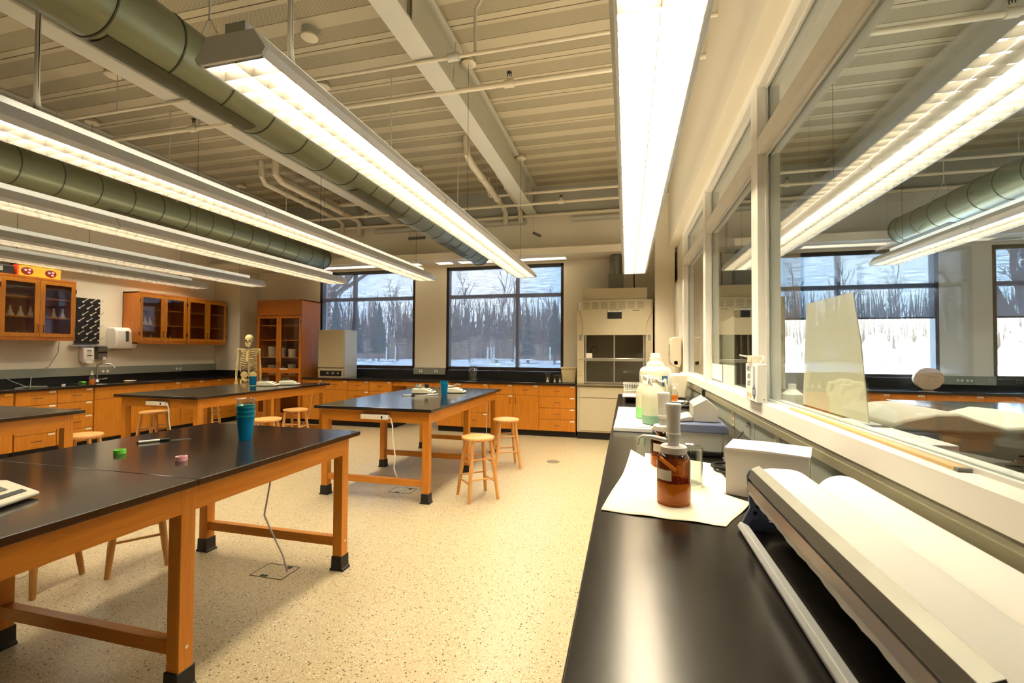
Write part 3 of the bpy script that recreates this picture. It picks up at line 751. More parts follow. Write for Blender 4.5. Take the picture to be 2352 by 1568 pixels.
for a, b_, k, lb in ((-6.24, -5.76, 'ml', 'wooden drawer-over-door cabinet touching the tall glass cabinet'), (-5.76, -5.22, 'mr', 'wooden drawer-over-door cabinet under the right half of the drying oven'),
                     (-5.22, -4.755, 'd4', 'wooden four-drawer cabinet just right of the drying oven'), (-4.755, -4.28, 'd4', 'wooden four-drawer cabinet with two cards, left of the knee space'),
                     (-3.36, -2.88, 'mr', 'wooden cabinet right of the knee space, seen above the middle table'), (-2.88, -2.38, 'd3', 'wooden three-drawer cabinet seen between the legs of the middle table'),
                     (-2.38, -1.93, 'ml', 'wooden drawer-over-door cabinet, its handle facing its right neighbour'), (-1.93, -1.47, 'mr', 'wooden drawer-over-door cabinet, second left of the fume hood'),
                     (-1.47, -.84, 'd4', 'wide wooden four-drawer cabinet touching the fume hood')):
    base_cab(b_-a, k, lb, ((a+b_)/2, FY, 0), 0)
knee(.92, 'wooden drawer over the open knee space of the window counter', (-3.82, FY, 0), 0)
# left wall run: fronts face +x  (local -y -> world +x : rz = pi/2)
XF = -7.78
for a, b_, k, lb in ((4.20, 3.74, 'd2', 'wooden cabinet at the left edge with a yellow card'), (4.21, 4.67, 'd4', 'wooden drawer cabinet second from the left edge under the long counter'), (4.67, 5.12, 'd4', 'wooden four-drawer cabinet left of the sink cabinet'),
                     (5.13, 6.04, 's', 'wide wooden sink cabinet with a blank panel below the faucet'), (6.04, 6.50, 'mr', 'wooden cabinet right of the sink cabinet'),
                     (6.50, 6.97, 'd4', 'wooden drawer cabinet with a double card, third from the corner'), (6.97, 7.35, 'd4', 'wooden drawer cabinet second from the far left corner'),
                     (7.35, 7.80, 'd3', 'wooden drawer cabinet in the far left corner behind the skeleton')):
    a, b_ = min(a, b_), max(a, b_); base_cab(b_-a, k, lb, (XF, (a+b_)/2, 0), pi/2, tags=2 if b_ == 4.20 else 1)
base_cab(1.0, 'd4', 'wooden base cabinet beyond the left edge under the long counter', (XF, 3.22, 0), pi/2)
for a, b_, k, lb in ((2.34, 2.83, 'd4', 'reddish cabinet behind the printer, leftmost through the glass'), (2.83, 3.27, 'd4', 'reddish drawer cabinet below the snack can'), (3.27, 3.72, 'd4', 'reddish drawer cabinet left of the log slice'),
                     (3.72, 4.14, 'd4', 'reddish drawer cabinet under the log slice'), (4.14, 4.83, 'd3', 'wide reddish drawer cabinet right of the log slice'), (4.83, 5.6, 'd3', 'wide reddish drawer cabinet at the right edge'), (5.6, 6.4, 'd3', 'reddish cabinet past the right edge')):
    base_cab(b_-a, k, lb, ((a+b_)/2, FY, 0), 0, wd='wood_dark', group='base cabinets of the neighbouring room')
# cabinets carrying the right-hand counter (fronts face -x : rz = -pi/2)
for k, (a, b_) in enumerate(((-.9, .1), (.1, 1.1), (1.1, 2.1), (2.1, 3.1), (3.1, 4.1), (4.1, 5.1), (5.1, 6.0))):
    base_cab(b_-a, 'mr' if k % 2 else 'ml', 'wooden cabinet under the right-hand counter, number hidden by the counter edge', (-.06, (a+b_)/2, 0), -pi/2, .78, group='cabinets under the right-hand counter')
# countertops
def top(nm, label, boxes, m='epoxy'):
    g = G()
    for b_ in boxes: g.box(*b_)
    return tag(g.build(nm, m, bevel=.004), label, 'countertop')
top('countertop', 'long black countertop along the left wall with the sink', [(XL+.02, -7.74, YN, 5.18, .887, CT), (XL+.02, -8.32, 5.18, 5.82, .887, CT), (-7.90, -7.74, 5.18, 5.82, .887, CT), (XL+.02, -7.74, 5.82, 7.82, .887, CT), (-7.74, -7.34, 7.72, 7.82, .887, CT)])
top('countertop', 'black countertop below the windows, carrying the oven', [(-6.24, -.835, 7.72, WY-.02, .887, CT)])
top('countertop', 'black countertop under the neighbouring room windows', [(2.335, XR, 7.72, WY-.02, .887, CT)])
top('countertop', 'glossy black countertop in the right foreground along the partition', [(-.105, .755, -.9, 6.0, .887, CT)], 'epoxy_worn')
t = thing('sink', 'black basin sunk in the left counter under the faucet', 'sink', (-8.11, 5.5, CT))
g = G(); g.box(-.21, -.20, -.32, .32, -.2, -.004); g.box(.20, .21, -.32, .32, -.2, -.004); g.box(-.2, .2, -.32, -.31, -.2, -.004); g.box(-.2, .2, .31, .32, -.2, -.004); g.box(-.21, .21, -.32, .32, -.21, -.2)
g.build('basin', 'black', t)

# ---------------------------------------------------------------- glass-door cabinets
def glass_door(t, x0, x1, z0, z1, y, hside, wd, th=.022, st=.055, mid=None):
    f = G()
    f.box(x0, x0+st, y-th, y, z0, z1); f.box(x1-st, x1, y-th, y, z0, z1); f.box(x0+st, x1-st, y-th, y, z0, z0+st); f.box(x0+st, x1-st, y-th, y, z1-st, z1)
    if mid: f.box(x0+st, x1-st, y-th, y, mid-.05, mid+.05)
    d = f.build('door', wd, t)
    G().box(x0+st, x1-st, y-th*.6, y-th*.4, z0+st, z1-st).build('pane', 'cab_pane', d)
    hx = x1-.027 if hside > 0 else x0+.027; hz = z0+.12 if not mid else mid+.12
    g = G(); g.tube([(hx, y-th, hz-.05), (hx, y-th-.028, hz-.05), (hx, y-th-.028, hz+.05), (hx, y-th, hz+.05)], .0045, 6); g.build('handle', 'handle', d)
    g = G()
    for zz in (z0+.12, z1-.12):
        xx = x0 if hside > 0 else x1; g.box(xx-.006, xx+.006, y-th-.006, y-th, zz-.03, zz+.03)
    g.build('hinge', 'handle', d)
def wall_cab(w, label, loc, rz):
    """origin bottom centre of the back; front faces -y"""
    t = thing('wall_cabinet', label, 'cabinet', loc, rz, 'wooden glass-door wall cabinets'); h = w/2; D = .36; Z = .90
    g = G(); g.box(-h, h, -D, 0, 0, .02); g.box(-h, h, -D, 0, Z-.02, Z); g.box(-h, -h+.02, -D, 0, 0, Z); g.box(h-.02, h, -D, 0, 0, Z); g.box(-h, h, -.012, 0, 0, Z); g.box(-h, h, -D-.02, -D, 0, .045); g.box(-h, h, -D-.022, -D, Z-.03, Z)
    g.build('carcass', 'wood_dark', t)
    for z in (.325, .60): G().box(-h+.02, h-.02, -D+.03, -.012, z, z+.018).build('shelf', 'wood', t)
    glass_door(t, -h+.004, -.002, .05, Z-.035, -D-.001, 1, 'wood'); glass_door(t, .002, h-.004, .05, Z-.035, -D-.001, -1, 'wood')
    return t
UX = XL
wall_cab(.87, 'wooden wall cabinet with small flasks left of the drying rack', (UX, 4.64, 1.58), pi/2)
wall_cab(.87, 'left half of the paired wooden wall cabinets beside the towel dispenser', (UX, 6.44, 1.56), pi/2)
wall_cab(.87, 'right half of the paired wooden wall cabinets, nearest the far corner', (UX, 7.32, 1.56), pi/2)
t = thing('tall_cabinet', 'tall wooden glass-door cabinet behind the skeleton in the corner', 'cabinet', (-6.78, 8.30, 0)); h = .53; D = .56; Z = 2.47
g = G(); g.box(-h, h, -D, 0, .10, .13); g.box(-h, h, -D, 0, Z-.02, Z); g.box(-h, -h+.02, -D, 0, .1, Z); g.box(h-.02, h, -D, 0, .1, Z); g.box(-h, h, -.012, 0, .1, Z); g.box(-h, h, -D-.02, -D, 2.16, Z); g.box(-h, h, -D-.02, -D, .10, .15)
g.build('carcass', 'wood_dark', t)
G().box(-h, h, -D+.05, 0, 0, .1).build('toe_kick', 'black', t)
for z in (.55, .94, 1.30, 1.65, 1.95): G().box(-h+.02, h-.02, -D+.03, -.012, z, z+.018).build('shelf', 'wood', t)
glass_door(t, -h+.004, -.002, .155, 2.15, -D-.001, 1, 'wood_dark', mid=1.05); glass_door(t, .002, h-.004, .155, 2.15, -D-.001, -1, 'wood_dark', mid=1.05)
G().box(.03, .22, -D-.024, -D-.023, 1.07, 1.095).build('label_card', 'label', t)

# glassware on shelves
def flask(h=.14, r=.04, m='white'):
    return G().lathe([(r, 0), (r, .01), (r*.32, h*.62), (r*.30, h*.95), (r*.4, h), (r*.25, h)], n=14)
fl = flask().build('erlenmeyer_flask', 'milky', smooth=True); tag(fl, 'small conical flask on a shelf of the left wall cabinet', 'flask', 'conical flasks in the left wall cabinet')
fl.location = (-8.24, 4.27, 1.58+.343)
for y in (4.38, 4.49, 4.60, 4.72, 4.87, 4.98): o = fl.copy(); C.objects.link(o); o.location = (-8.24, y, 1.58+.343)
cl = G().lathe([(.03, 0), (.03, .11), (.028, .11), (.028, .005)], n=14).build('glass_beaker', 'clear', smooth=True); tag(cl, 'clear beaker on the lower shelf of the left wall cabinet', 'beaker', 'beakers low in the left wall cabinet'); cl.location = (-8.25, 4.27, 1.602)
for y in (4.34, 4.42, 4.50): o = cl.copy(); C.objects.link(o); o.location = (-8.25, y, 1.602)
for i, (y, z) in enumerate(((6.20, .343), (6.28, .343), (6.52, .343), (6.58, .343), (6.14, .02), (6.30, .02), (6.56, .02), (6.66, .02))):
    o = fl.copy(); C.objects.link(o); o.location = (-8.25, y, 1.56+z+.001); o['label'] = 'white conical flask inside the paired wall cabinets'; o['group'] = 'flasks in the paired wall cabinets'
pj = G().lathe([(.07, 0), (.078, .20), (.085, .205), (.08, .215), (.072, .2), (.066, .012)], n=18).build('plastic_pitcher', 'plastic_milky', smooth=True)
tag(pj, 'milky plastic pitcher on a shelf of the tall cabinet', 'pitcher', 'pitchers and beakers in the tall cabinet')
for i, (x, z) in enumerate(((-7.15, 1.318), (-6.94, 1.318), (-6.66, 1.318), (-6.44, 1.318), (-7.15, .958), (-6.95, .958), (-6.66, .958), (-6.42, .958), (-7.1, .568), (-6.6, .568))):
    o = pj if i == 0 else pj.copy()
    if i: C.objects.link(o)
    o.location = (x, 7.96+.04*(i % 2), z+.001); o.scale = (1, 1, 1-.12*(i % 3))

# ---------------------------------------------------------------- fume hoods
def fume_hood(ox, label, group, body='hood', oy=0):
    """origin: floor, middle of the front; front faces -y.  width 1.22"""
    t = thing('fume_hood', label, 'fume hood', (ox, 7.70+oy, 0), 0, group); h = .61
    G().box(-h, h, .02, .60, .12, .895).build('base_cabinet', body, t)
    G().box(-h, h, .06, .60, 0, .12).build('toe_kick', 'black', t)
    G().box(-h+.04, h-.04, 0, .02, .70, .875).build('apron_panel', body, t, bevel=.002)
    d = G().box(-h+.04, -.16+.37, 0, .02, .15, .69).build('door', body, t, bevel=.002)
    G().prism([(.165, .35), (.185, .40), (.165, .45), (.145, .40)], -.004, 0, 'y').build('lock', 'hood_dark', d)
    d = G().box(.215, h-.04, 0, .02, .15, .69).build('door', body, t, bevel=.002)
    G().box(-h, h, -.03, .62, .895, .925).build('work_surface', 'hood_dark', t, bevel=.006)
    # side posts with a slanted inner profile towards the top
    for s in (-1, 1):
        x0, x1 = sorted((s*h, s*(h-.115)))
        p = G(); p.box(x0, x1, 0, .60, .925, 2.32); pp = p.build('side_post', body, t, bevel=.004)
        for zz, c_ in ((1.70, 'raceway'), (1.10, 'beige')):
            G().box(s*(h-.055)-.022, s*(h-.055)+.022, -.006, 0, zz-.045, zz+.045).build('switch_plate', c_, pp, bevel=.002)
        for zz in (1.55, 1.46, 1.22): G().tube([(s*(h-.055), 0, zz), (s*(h-.055), -.012, zz)], .011, 12).build('valve_button', body, pp)
        g = G(); g.tube([(s*(h-.05), 0, 1.33), (s*(h-.05), -.03, 1.33), (s*(h-.085), -.05, 1.33)], .009, 8); g.build('valve_handle', 'chrome', pp, smooth=True)
    G().prism([(-h+.09, 1.74), (h-.09, 1.74), (h-.10, 1.92), (h-.02, 2.12), (h-.02, 2.32), (-h+.06, 2.32), (-h+.06, 2.12), (-h+.10, 1.92)], -.02, .0, 'y').build('front_panel', body, t, bevel=.003)
    g = G()
    for k in range(7):
        xx = -h+.10+k*.145
        for j in range(7): g.box(xx, xx+.11, -.024, -.0195, 2.175+j*.018, 2.180+j*.018)
    g.build('vent_slots', 'hood_dark', t)
    g = G(); g.box(-h+.1, h-.1, .55, .60, .925, 1.95); g.box(-h+.1, h-.1, .02, .6, 1.95, 1.97); g.build('inner_liner', 'hood_dark', t)
    # sash frame in chrome
    g = G(); y = .02
    for x in (-.47, 0, .47): g.box(x-.012, x+.012, y, y+.02, .96, 1.74)
    g.box(-.50, .50, y, y+.02, .94, .965); s_ = g.build('sash_frame', 'steel', t)
    G().box(-.50, .50, y-.03, y+.02, 1.31, 1.36).build('sash_handle', 'steel', t, bevel=.006)
    G().box(-.48, .48, y+.008, y+.012, .96, 1.74).build('sash_pane', 'pane', s_)
    G().box(-.46, -.36, .0, .004, 1.36, 1.44).build('notice_card', 'paper', t)
    g = G(); g.tube([(-.40, .3, 1.36)]+[(-.40+.055-.055*cos(pi*k/8), .3, 1.50+.055*sin(pi*k/8)) for k in range(9)]+[(-.29, .3, 1.44)], .008, 8); g.build('gooseneck_spout', 'bronze', t, smooth=True)
    lb = G().box(-.11, .12, -.026, -.020, 2.01, 2.16).build('caution_sign', 'black', t)
    G().box(-.105, .115, -.0275, -.026, 2.12, 2.155).build('sign_header', 'white', lb)
    text('sign_text', 'CAUTION', .036, (.005, -.0279, 2.137), (pi/2, 0, 0), 'black', lb)
    G().box(.29, .40, -.022, -.0205, 2.135, 2.15).build('maker_plate', 'hood_dark', t)
    text('plate_text', 'SUPREME', .014, (.345, -.0224, 2.1425), (pi/2, 0, 0), 'cream', t) if False else None
    G().tube([(-h+.045, -.01, 2.15), (-h+.045, -.01, 2.30)], .014, 10).build('latch', 'chrome', t, smooth=True)
    return t
fh = fume_hood(-.20, 'beige metal fume hood with a caution sign against the window wall', None)
index()
dup(fh, (1.72, 7.70, 0), 0, 'second beige fume hood seen through the glass partition')
for ox, nm in ((-.20, 'beige filler panel standing on top of the main-room fume hood'), (1.72, 'beige filler panel on top of the fume hood behind the partition')):
    t = thing('filler_panel', nm, 'panel', (ox, 7.72, 2.32)); G().box(-.52, .52, 0, .02, 0, .20).build('face', 'hood', t); G().box(-.52, -.50, .02, .5, 0, .2).build('side', 'hood', t); G().box(.50, .52, .02, .5, 0, .2).build('side', 'hood', t)
t = thing('exhaust_duct', 'grey galvanised exhaust duct rising from the fume hood', 'duct', (-.18, 8.02, 2.32))
G().box(-.125, .125, -.11, .11, 0, .46).build('transition_box', 'galv', t, bevel=.004)
G().tube([(0, 0, .46), (0, 0, .80)], .10, 24).build('round_section', 'galv', t, smooth=True); G().tube([(0, 0, .70), (0, 0, .74)], .108, 24).build('collar', 'galv', t, smooth=True)
g = G(); g.tube([(.21, 0, 0), (.23, 0, .15), (.22, 0, .35), (.22, .1, .8)], .009, 8); tag(g.build('cable_loop', 'black', smooth=True), 'black cable rising behind the hood filler panel below the pendant light', 'cable').location = (-.18+.08, 8.0, 2.32)

# ---------------------------------------------------------------- items by the window counter
t = thing('drying_oven', 'off-white bench oven with two dials standing on the window counter', 'oven', (-5.655, 7.86, CT)); w = .29
G().box(-w, w, .0, .42, .0, .94).build('body', 'oven_side', t, bevel=.006)
G().box(-w, w, -.035, .0, .20, .94).build('door', 'oven_door', t, bevel=.008)
p = G().box(-w, w, -.03, .0, .0, .175).build('control_panel', 'oven_door', t, bevel=.004)
G().box(-w+.05, w-.05, -.034, -.03, .03, .135).build('dial_plate', 'black', p)
for x in (-.06, .06): G().tube([(x, -.034, .09), (x, -.055, .09)], .022, 16).build('dial', 'steel', p, smooth=True)
G().tube([(.17, -.034, .09), (.17, -.045, .09)], .013, 12).build('switch', 'white', p)
G().tube([(-.02, .2, .94), (-.02, .2, 1.15)], .004, 6).build('thermometer', 'clear', t)
def mk(name, g_, m, label, cat, loc, group=None, smooth=True, rz=0, bevel=0):
    o = g_.build(name, m, smooth=smooth, bevel=bevel); tag(o, label, cat, group); o.location = loc; o.rotation_euler = (0, 0, rz); return o
mk('glass_jar', G().lathe([(.085, 0), (.09, .01), (.09, .19), (.06, .225), (.06, .25), (.066, .255), (.066, .27), (.058, .27), (.056, .23), (.084, .19), (.084, .012)], n=24), 'clear', 'large empty glass jar below the second window', 'jar', (-2.75, 7.98, CT))
def beaker(x, y, s, label):
    t = thing('glass_beaker', label, 'beaker', (x, y, CT), 0, 'beakers beside the storage bin'); G().lathe([(.055*s, 0), (.055*s, .16*s), (.06*s, .165*s), (.052*s, .16*s), (.052*s, .006)], n=20).build('glass', 'clear', t, smooth=True)
    G().lathe([(.028*s, .008), (.006, .07*s), (.006, .09*s)], n=12).build('stopper', 'white', t, smooth=True)
beaker(-1.34, 7.86, 1.0, 'leftmost and largest beaker with foil near the storage bin'); beaker(-1.215, 7.87, .8, 'middle beaker left of the storage bin'); beaker(-1.125, 7.88, .8, 'beaker partly behind the storage bin')
t = thing('storage_bin', 'beige plastic bin against the fume hood side', 'bin', (-.98, 8.05, CT))
g = G(); g.prism([(-.11, 0), (.11, 0), (.13, .24), (-.13, .24)], -.14, .14, 'y'); g.build('tub', 'beige', t, bevel=.006); G().box(-.14, .14, -.155, .155, .235, .27).build('rim', 'beige', t, bevel=.006)
for xx, yy in ((-3.95, 1), (-3.62, 1)):
    t = thing('wall_outlet', 'double power outlet in the grey raceway, %s one between the windows' % ('left' if xx < -3.8 else 'right'), 'outlet', (xx, WY-.052, 1.065), 0, 'outlets between the windows')
    G().box(-.055, .055, -.004, 0, -.045, .045).build('plate', 'galv', t)
    for a in (-.025, .025): G().box(a-.016, a+.016, -.007, -.004, -.03, -.004).build('socket', 'white', t); G().box(a-.016, a+.016, -.007, -.004, .006, .03).build('socket', 'white', t)
for yy in (5.72, 7.0):
    t = thing('wall_outlet', 'pair of white outlets in the left wall raceway %s' % ('behind the faucet' if yy < 6 else 'below the paired wall cabinets'), 'outlet', (XL+.052, yy, 1.09), pi/2)
    for a in (-.035, .035): G().tube([(a, 0, 0), (a, -.006, 0)], .022, 14).build('socket', 'white', t)
for xx, zz in ((4.86, 1.08), (4.98, 1.04)):
    t = thing('wall_outlet', '%s outlet pair in the neighbouring room raceway' % ('left' if xx < 4.9 else 'right'), 'outlet', (xx, WY-.052, 1.065), 0)
    for a in (-.025, .025): G().tube([(a, 0, 0), (a, -.006, 0)], .016, 12).build('socket', 'white', t)

# left wall: drying rack, dispensers, faucet, soap
t = thing('drying_rack', 'black pegboard with white pegs on the left wall', 'drying rack', (XL+.01, 5.46, 1.55), pi/2)
G().box(-.17, .17, -.03, 0, 0, .73).build('board', 'black', t)
R = random.Random(2)
for j in range(7):
    for i in range(3):
        x = -.125+i*.115+(0 if j % 2 else .05); z = .05+j*.103
        if x > .16: continue
        g = G(); g.tube([(x, -.03, z), (x+.015, -.12, z+.05)], .006, 6); g.tube([(x, -.03, z), (x, -.036, z)], .014, 10); g.build('peg', 'white', t, smooth=True)
G().box(-.24, .24, -.10, 0, -.05, -.03).build('drip_tray', 'steel', t)
def towel_disp(loc, rz, label):
    t = thing('towel_dispenser', label, 'dispenser', loc, rz, None)
    o = G().prism([(-.0, 0), (-.20, .02), (-.23, .10), (-.215, .33), (-.16, .38), (0, .38)], -.17, .17, 'x').build('cover', 'white_gloss', t, bevel=.02)
    G().box(-.02, .02, -.236, -.21, .14, .32).build('level_window', 'screen', t, bevel=.004)
    G().box(-.14, .14, -.15, -.06, -.006, .004).build('paper_slot', 'steel_grey', t)
    return t
towel_disp((XL, 5.93, 1.45), pi/2, 'white plastic towel dispenser on the left wall above the sink')
t = thing('soap_dispenser', 'white wall soap dispenser below the black drying rack', 'dispenser', (XL, 5.44, 1.24), pi/2)
G().prism([(0, .02), (-.09, .0), (-.12, .05), (-.11, .23), (-.07, .26), (0, .26)], -.075, .075, 'x').build('cover', 'white_gloss', t, bevel=.012)
G().box(-.03, .04, -.125, -.112, .11, .125).build('level_window', 'black', t); G().box(-.03, .03, -.125, -.115, .19, .2).build('logo_bar', 'black', t); G().box(-.05, .05, -.13, -.02, -.01, .02).build('push_bar', 'white', t, bevel=.004)
t = thing('cup_dispenser', 'grey metal dispenser beside the white soap dispenser', 'dispenser', (XL, 5.66, 1.30), pi/2)
G().box(-.07, .07, -.08, 0, 0, .2).build('case', 'galv', t, bevel=.004); G().box(-.065, .065, -.083, -.08, .09, .12).build('slot', 'black', t); G().box(.0, .05, -.085, -.08, -.02, .03).build('button', 'white', t)
t = thing('faucet', 'chrome gooseneck lab faucet over the left counter sink', 'faucet', (-8.37, 5.55, CT))
G().tube([(0, 0, 0), (0, 0, .30)], .014, 12).build('riser', 'chrome', t, smooth=True)
G().tube([(0, 0, .28), (.05, .03, .30), (.14, .10, .29), (.17, .13, .25), (.18, .135, .22)], .011, 10).build('spout', 'chrome', t, smooth=True)
for s in (-1, 1): G().tube([(0, 0, .04), (.01, s*.09, .045), (.03, s*.13, .06)], .010, 8).build('tap_handle', 'chrome', t, smooth=True)
G().lathe([(.035, 0), (.03, .03), (.02, .04)], n=16).build('base', 'chrome', t, smooth=True)
def pump_bottle(loc, label, s=1.0, cat='soap bottle'):
    t = thing('soap_bottle', label, cat, loc, 0)
    G().lathe([(.036*s, 0), (.036*s, .07*s)], n=18).build('liquid', 'soap_orange', t, smooth=True)
    G().lathe([(.038*s, -.0), (.04*s, .003), (.038*s, .10*s), (.015*s, .13*s), (.014*s, .14*s)], n=18).build('bottle', 'clear', t, smooth=True)
    g = G(); g.lathe([(.017*s, .14*s), (.017*s, .165*s), (.006*s, .17*s), (.006*s, .2*s)], n=12); g.tube([(0, 0, .2*s), (.035*s, -.02*s, .198*s)], .006*s, 6); g.build('pump', 'white', t, smooth=True)
pump_bottle((-7.93, 5.19, CT), 'orange hand soap bottle on the left counter beside the sink')
mk('sponge', G().box(-.04, .04, -.03, .03, 0, .025), 'green', 'green sponge behind the orange soap bottle', 'sponge', (-8.33, 5.32, CT), smooth=False, bevel=.006)
mk('soap_dish', G().lathe([(.05, 0), (.085, .018), (.08, .02), (.045, .005)], n=20), 'white', 'pale dish on the left counter beside the faucet', 'dish', (-7.98, 5.78, CT+.001))
g = G(); g.tube([(XL+.06, 5.07, 1.57), (XL+.07, 5.05, 1.4), (XL+.1, 4.93, 1.2), (XL+.10, 4.72, 1.06), (XL+.3, 4.60, CT+.005), (-8.1, 4.45, CT+.004), (-7.95, 4.3, CT+.004)], .006, 6)
g.tube([(XL+.07, 4.0, 1.14), (XL+.08, 4.35, 1.12), (XL+.12, 4.5, 1.0), (-8.2, 4.55, CT+.005), (-8.0, 4.68, CT+.004)], .006, 6)
tag(g.build('supply_cable', 'raceway', smooth=True), 'thin grey cords sagging below the left wall cabinet onto the counter', 'cord')
mk('bottle_cap', G().lathe([(.02, 0), (.02, .018)], n=14), 'white', 'small white cap alone on the left counter', 'cap', (-8.03, 4.89, CT))
# things on top of the left wall cabinet
t = thing('game_box', 'yellow box with red oval pictures on top of the left wall cabinet', 'box', (XL+.19, 4.66, 2.48), pi/2); G().box(-.25, .25, -.13, .13, 0, .15).build('carton', 'yellow', t)
for x in (-.14, .13):
    b_ = G().ell((x, -.13, .075), (.07, .003, .055)).build('picture_oval', 'maroon', t, smooth=True)
    for dx, dz, m_ in ((-.02, .01, 'grey_plastic'), (.025, .02, 'pink'), (.02, -.02, 'pink')): G().ell((x+dx, -.133, .075+dz), (.017, .002, .014)).build('picture_dot', m_, b_, smooth=True)
G().box(-.252, -.235, -.132, .13, 0, .15).build('red_edge', 'red', t)
t = thing('plush_bird', 'dark stuffed bird with orange beak on top of the cabinet boxes', 'toy', (XL+.12, 4.55, 2.631), pi/2); G().ell((-.02, 0, .05), (.10, .06, .05)).build('body', 'black', t, smooth=True)
G().lathe([(.03, 0), (.0, .12)], n=12).build('beak', 'red', t, smooth=True).location = (.08, 0, .02); G().prism([(.06, .03), (.18, -.0), (.06, .06)], -.02, .02).build('wing', 'maroon', t)
t = thing('black_case', 'dark case at the left end on top of the wall cabinet', 'case', (XL+.2, 4.24, 2.48), pi/2); G().box(-.14, .14, -.12, .12, 0, .12).build('case_body', 'black', t, bevel=.006); G().box(-.12, .02, -.124, -.12, .04, .1).build('face_plate', 'raceway', t)

# ---------------------------------------------------------------- skeleton
sk = thing('skeleton_model', 'life-size human skeleton model on a stand before the tall cabinet', 'skeleton', (-6.80, 7.0, 0), .52)
g = G(); g.ell((0, .012, 1.672), (.070, .088, .076)); g.ell((0, -.040, 1.615), (.056, .050, .050)); g.ell((0, -.052, 1.565), (.036, .038, .032)); g.prism([(-.030, 1.528), (.030, 1.528), (.050, 1.585), (-.050, 1.585)], -.085, -.0, 'y')
k_ = g.build('skull', 'bone', sk, smooth=True)
g = G()
for s in (-1, 1): g.ell((s*.027, -.084, 1.630), (.019, .014, .017))
g.ell((0, -.088, 1.597), (.010, .010, .015)); g.box(-.026, .026, -.0935, -.080, 1.562, 1.567); g.build('eye_sockets', 'handle', k_, smooth=True)
g = G()
for k in range(24):
    z = .98+.0245*k; g.ell((0, .02+.02*sin(k/24*6.28), z), (.020+.010*(1-k/24), .022, .0095), 8, 5)
g.tube([(0, .02, .96), (0, .03, 1.25), (0, .02, 1.58)], .008, 6); g.build('spine', 'bone', sk, smooth=True)
g = G()
for k in range(10):
    z = 1.46-.034*k; rx = .085+.055*sin(min(1, (k+1.5)/7)*pi/2); ry = .06+.04*sin(min(1, (k+1)/7)*pi/2)
    for s in (-1, 1):
        pts = []
        for i in range(9):
            a = pi/2-pi*i/8*.96; pts.append((s*rx*cos(a)*1.0, .0-ry*sin(-a)*1.0 if False else ry*sin(a), z-.035*(i/8)-.01*k*(i/8)))
        if k > 6: pts = pts[:7]
        g.tube(pts, .0055, 6)
g.prism([(-.018, 1.25), (.018, 1.25), (.022, 1.44), (-.022, 1.44)], -.095, -.083, 'y'); g.build('rib_cage', 'bone', sk, smooth=True)
g = G()
for s in (-1, 1):
    g.tube([(0, -.07, 1.455), (s*.08, -.06, 1.475), (s*.17, .0, 1.48)], .008, 8); g.prism([(s*.07, 1.46), (s*.16, 1.47), (s*.10, 1.32)], .07, .078, 'y')
g.build('shoulder_girdle', 'bone', sk, smooth=True)
g = G()
for s in (-1, 1): g.ell((s*.075, .01, 1.0), (.062, .04, .065)); g.tube([(s*.10, .0, .95), (s*.06, -.05, .90), (s*.01, -.06, .90)], .014, 8); g.tube([(s*.08, .02, .95), (s*.06, .02, .86)], .016, 8)
g.build('pelvis', 'bone', sk, smooth=True)
for s in (-1, 1):
    g = G(); g.ell((s*.178, 0, 1.462), (.026, .024, .026)); g.tube([(s*.18, 0, 1.46), (s*.185, 0, 1.3), (s*.195, .0, 1.16)], [.014, .010, .014], 8); g.ell((s*.195, 0, 1.16), (.022, .016, .014))
    g.tube([(s*.188, 0, 1.15), (s*.190, 0, 1.02), (s*.195, 0, .92)], [.009, .007, .009], 8); g.tube([(s*.203, 0, 1.15), (s*.213, 0, 1.02), (s*.208, 0, .92)], [.008, .006, .008], 8)
    g.ell((s*.20, 0, .905), (.022, .014, .014))
    for k, (dx, L) in enumerate(((-.024, .105), (-.009, .13), (.006, .14), (.020, .13), (.033, .105))):
        if k == 0: g.tube([(s*.19, 0, .89), (s*.172, -.02, .85), (s*.168, -.03, .815)], .0055, 6)
        else: g.tube([(s*(.195+dx*.6), 0, .89), (s*(.198+dx), -.004, .845), (s*(.197+dx), -.016, .845-L*.42), (s*(.194+dx*.9), -.030, .845-L*.72)], [.005, .0058, .005, .004], 6)
    g.build('arm', 'bone', sk, smooth=True)
    g = G(); g.ell((s*.095, .01, .92), (.024, .024, .024)); g.tube([(s*.095, .01, .92), (s*.125, 0, .89), (s*.115, 0, .7), (s*.095, 0, .51)], [.018, .017, .013, .020], 8); g.ell((s*.095, 0, .50), (.036, .028, .022)); g.ell((s*.095, -.035, .515), (.018, .01, .02))
    g.tube([(s*.088, 0, .485), (s*.088, 0, .3), (s*.088, .01, .13)], [.018, .011, .015], 8); g.tube([(s*.115, .01, .47), (s*.117, .01, .3), (s*.108, .015, .13)], [.008, .006, .009], 8)
    g.ell((s*.095, .045, .10), (.022, .035, .024)); g.tube([(s*.095, .01, .12), (s*.098, -.06, .095), (s*.10, -.10, .075)], [.022, .018, .013], 8)
    for k in range(5): g.tube([(s*(.078+.011*k), -.085, .08), (s*(.072+.015*k), -.15+.012*k, .066)], [.006, .004], 6)
    g.build('leg', 'bone', sk, smooth=True)
g = G(); g.tube([(0, .05, .05), (0, .05, 1.58)], .010, 8); g.build('stand_pole', 'steel', sk, smooth=True)
g = G()
for k in range(5): a = 2*pi*k/5; g.tube([(0, .05, .07), (.26*cos(a), .05+.26*sin(a), .05)], .014, 6); g.ell((.26*cos(a), .05+.26*sin(a), .026), (.026, .026, .026), 8, 5)
g.build('stand_base', 'white', sk, smooth=True)

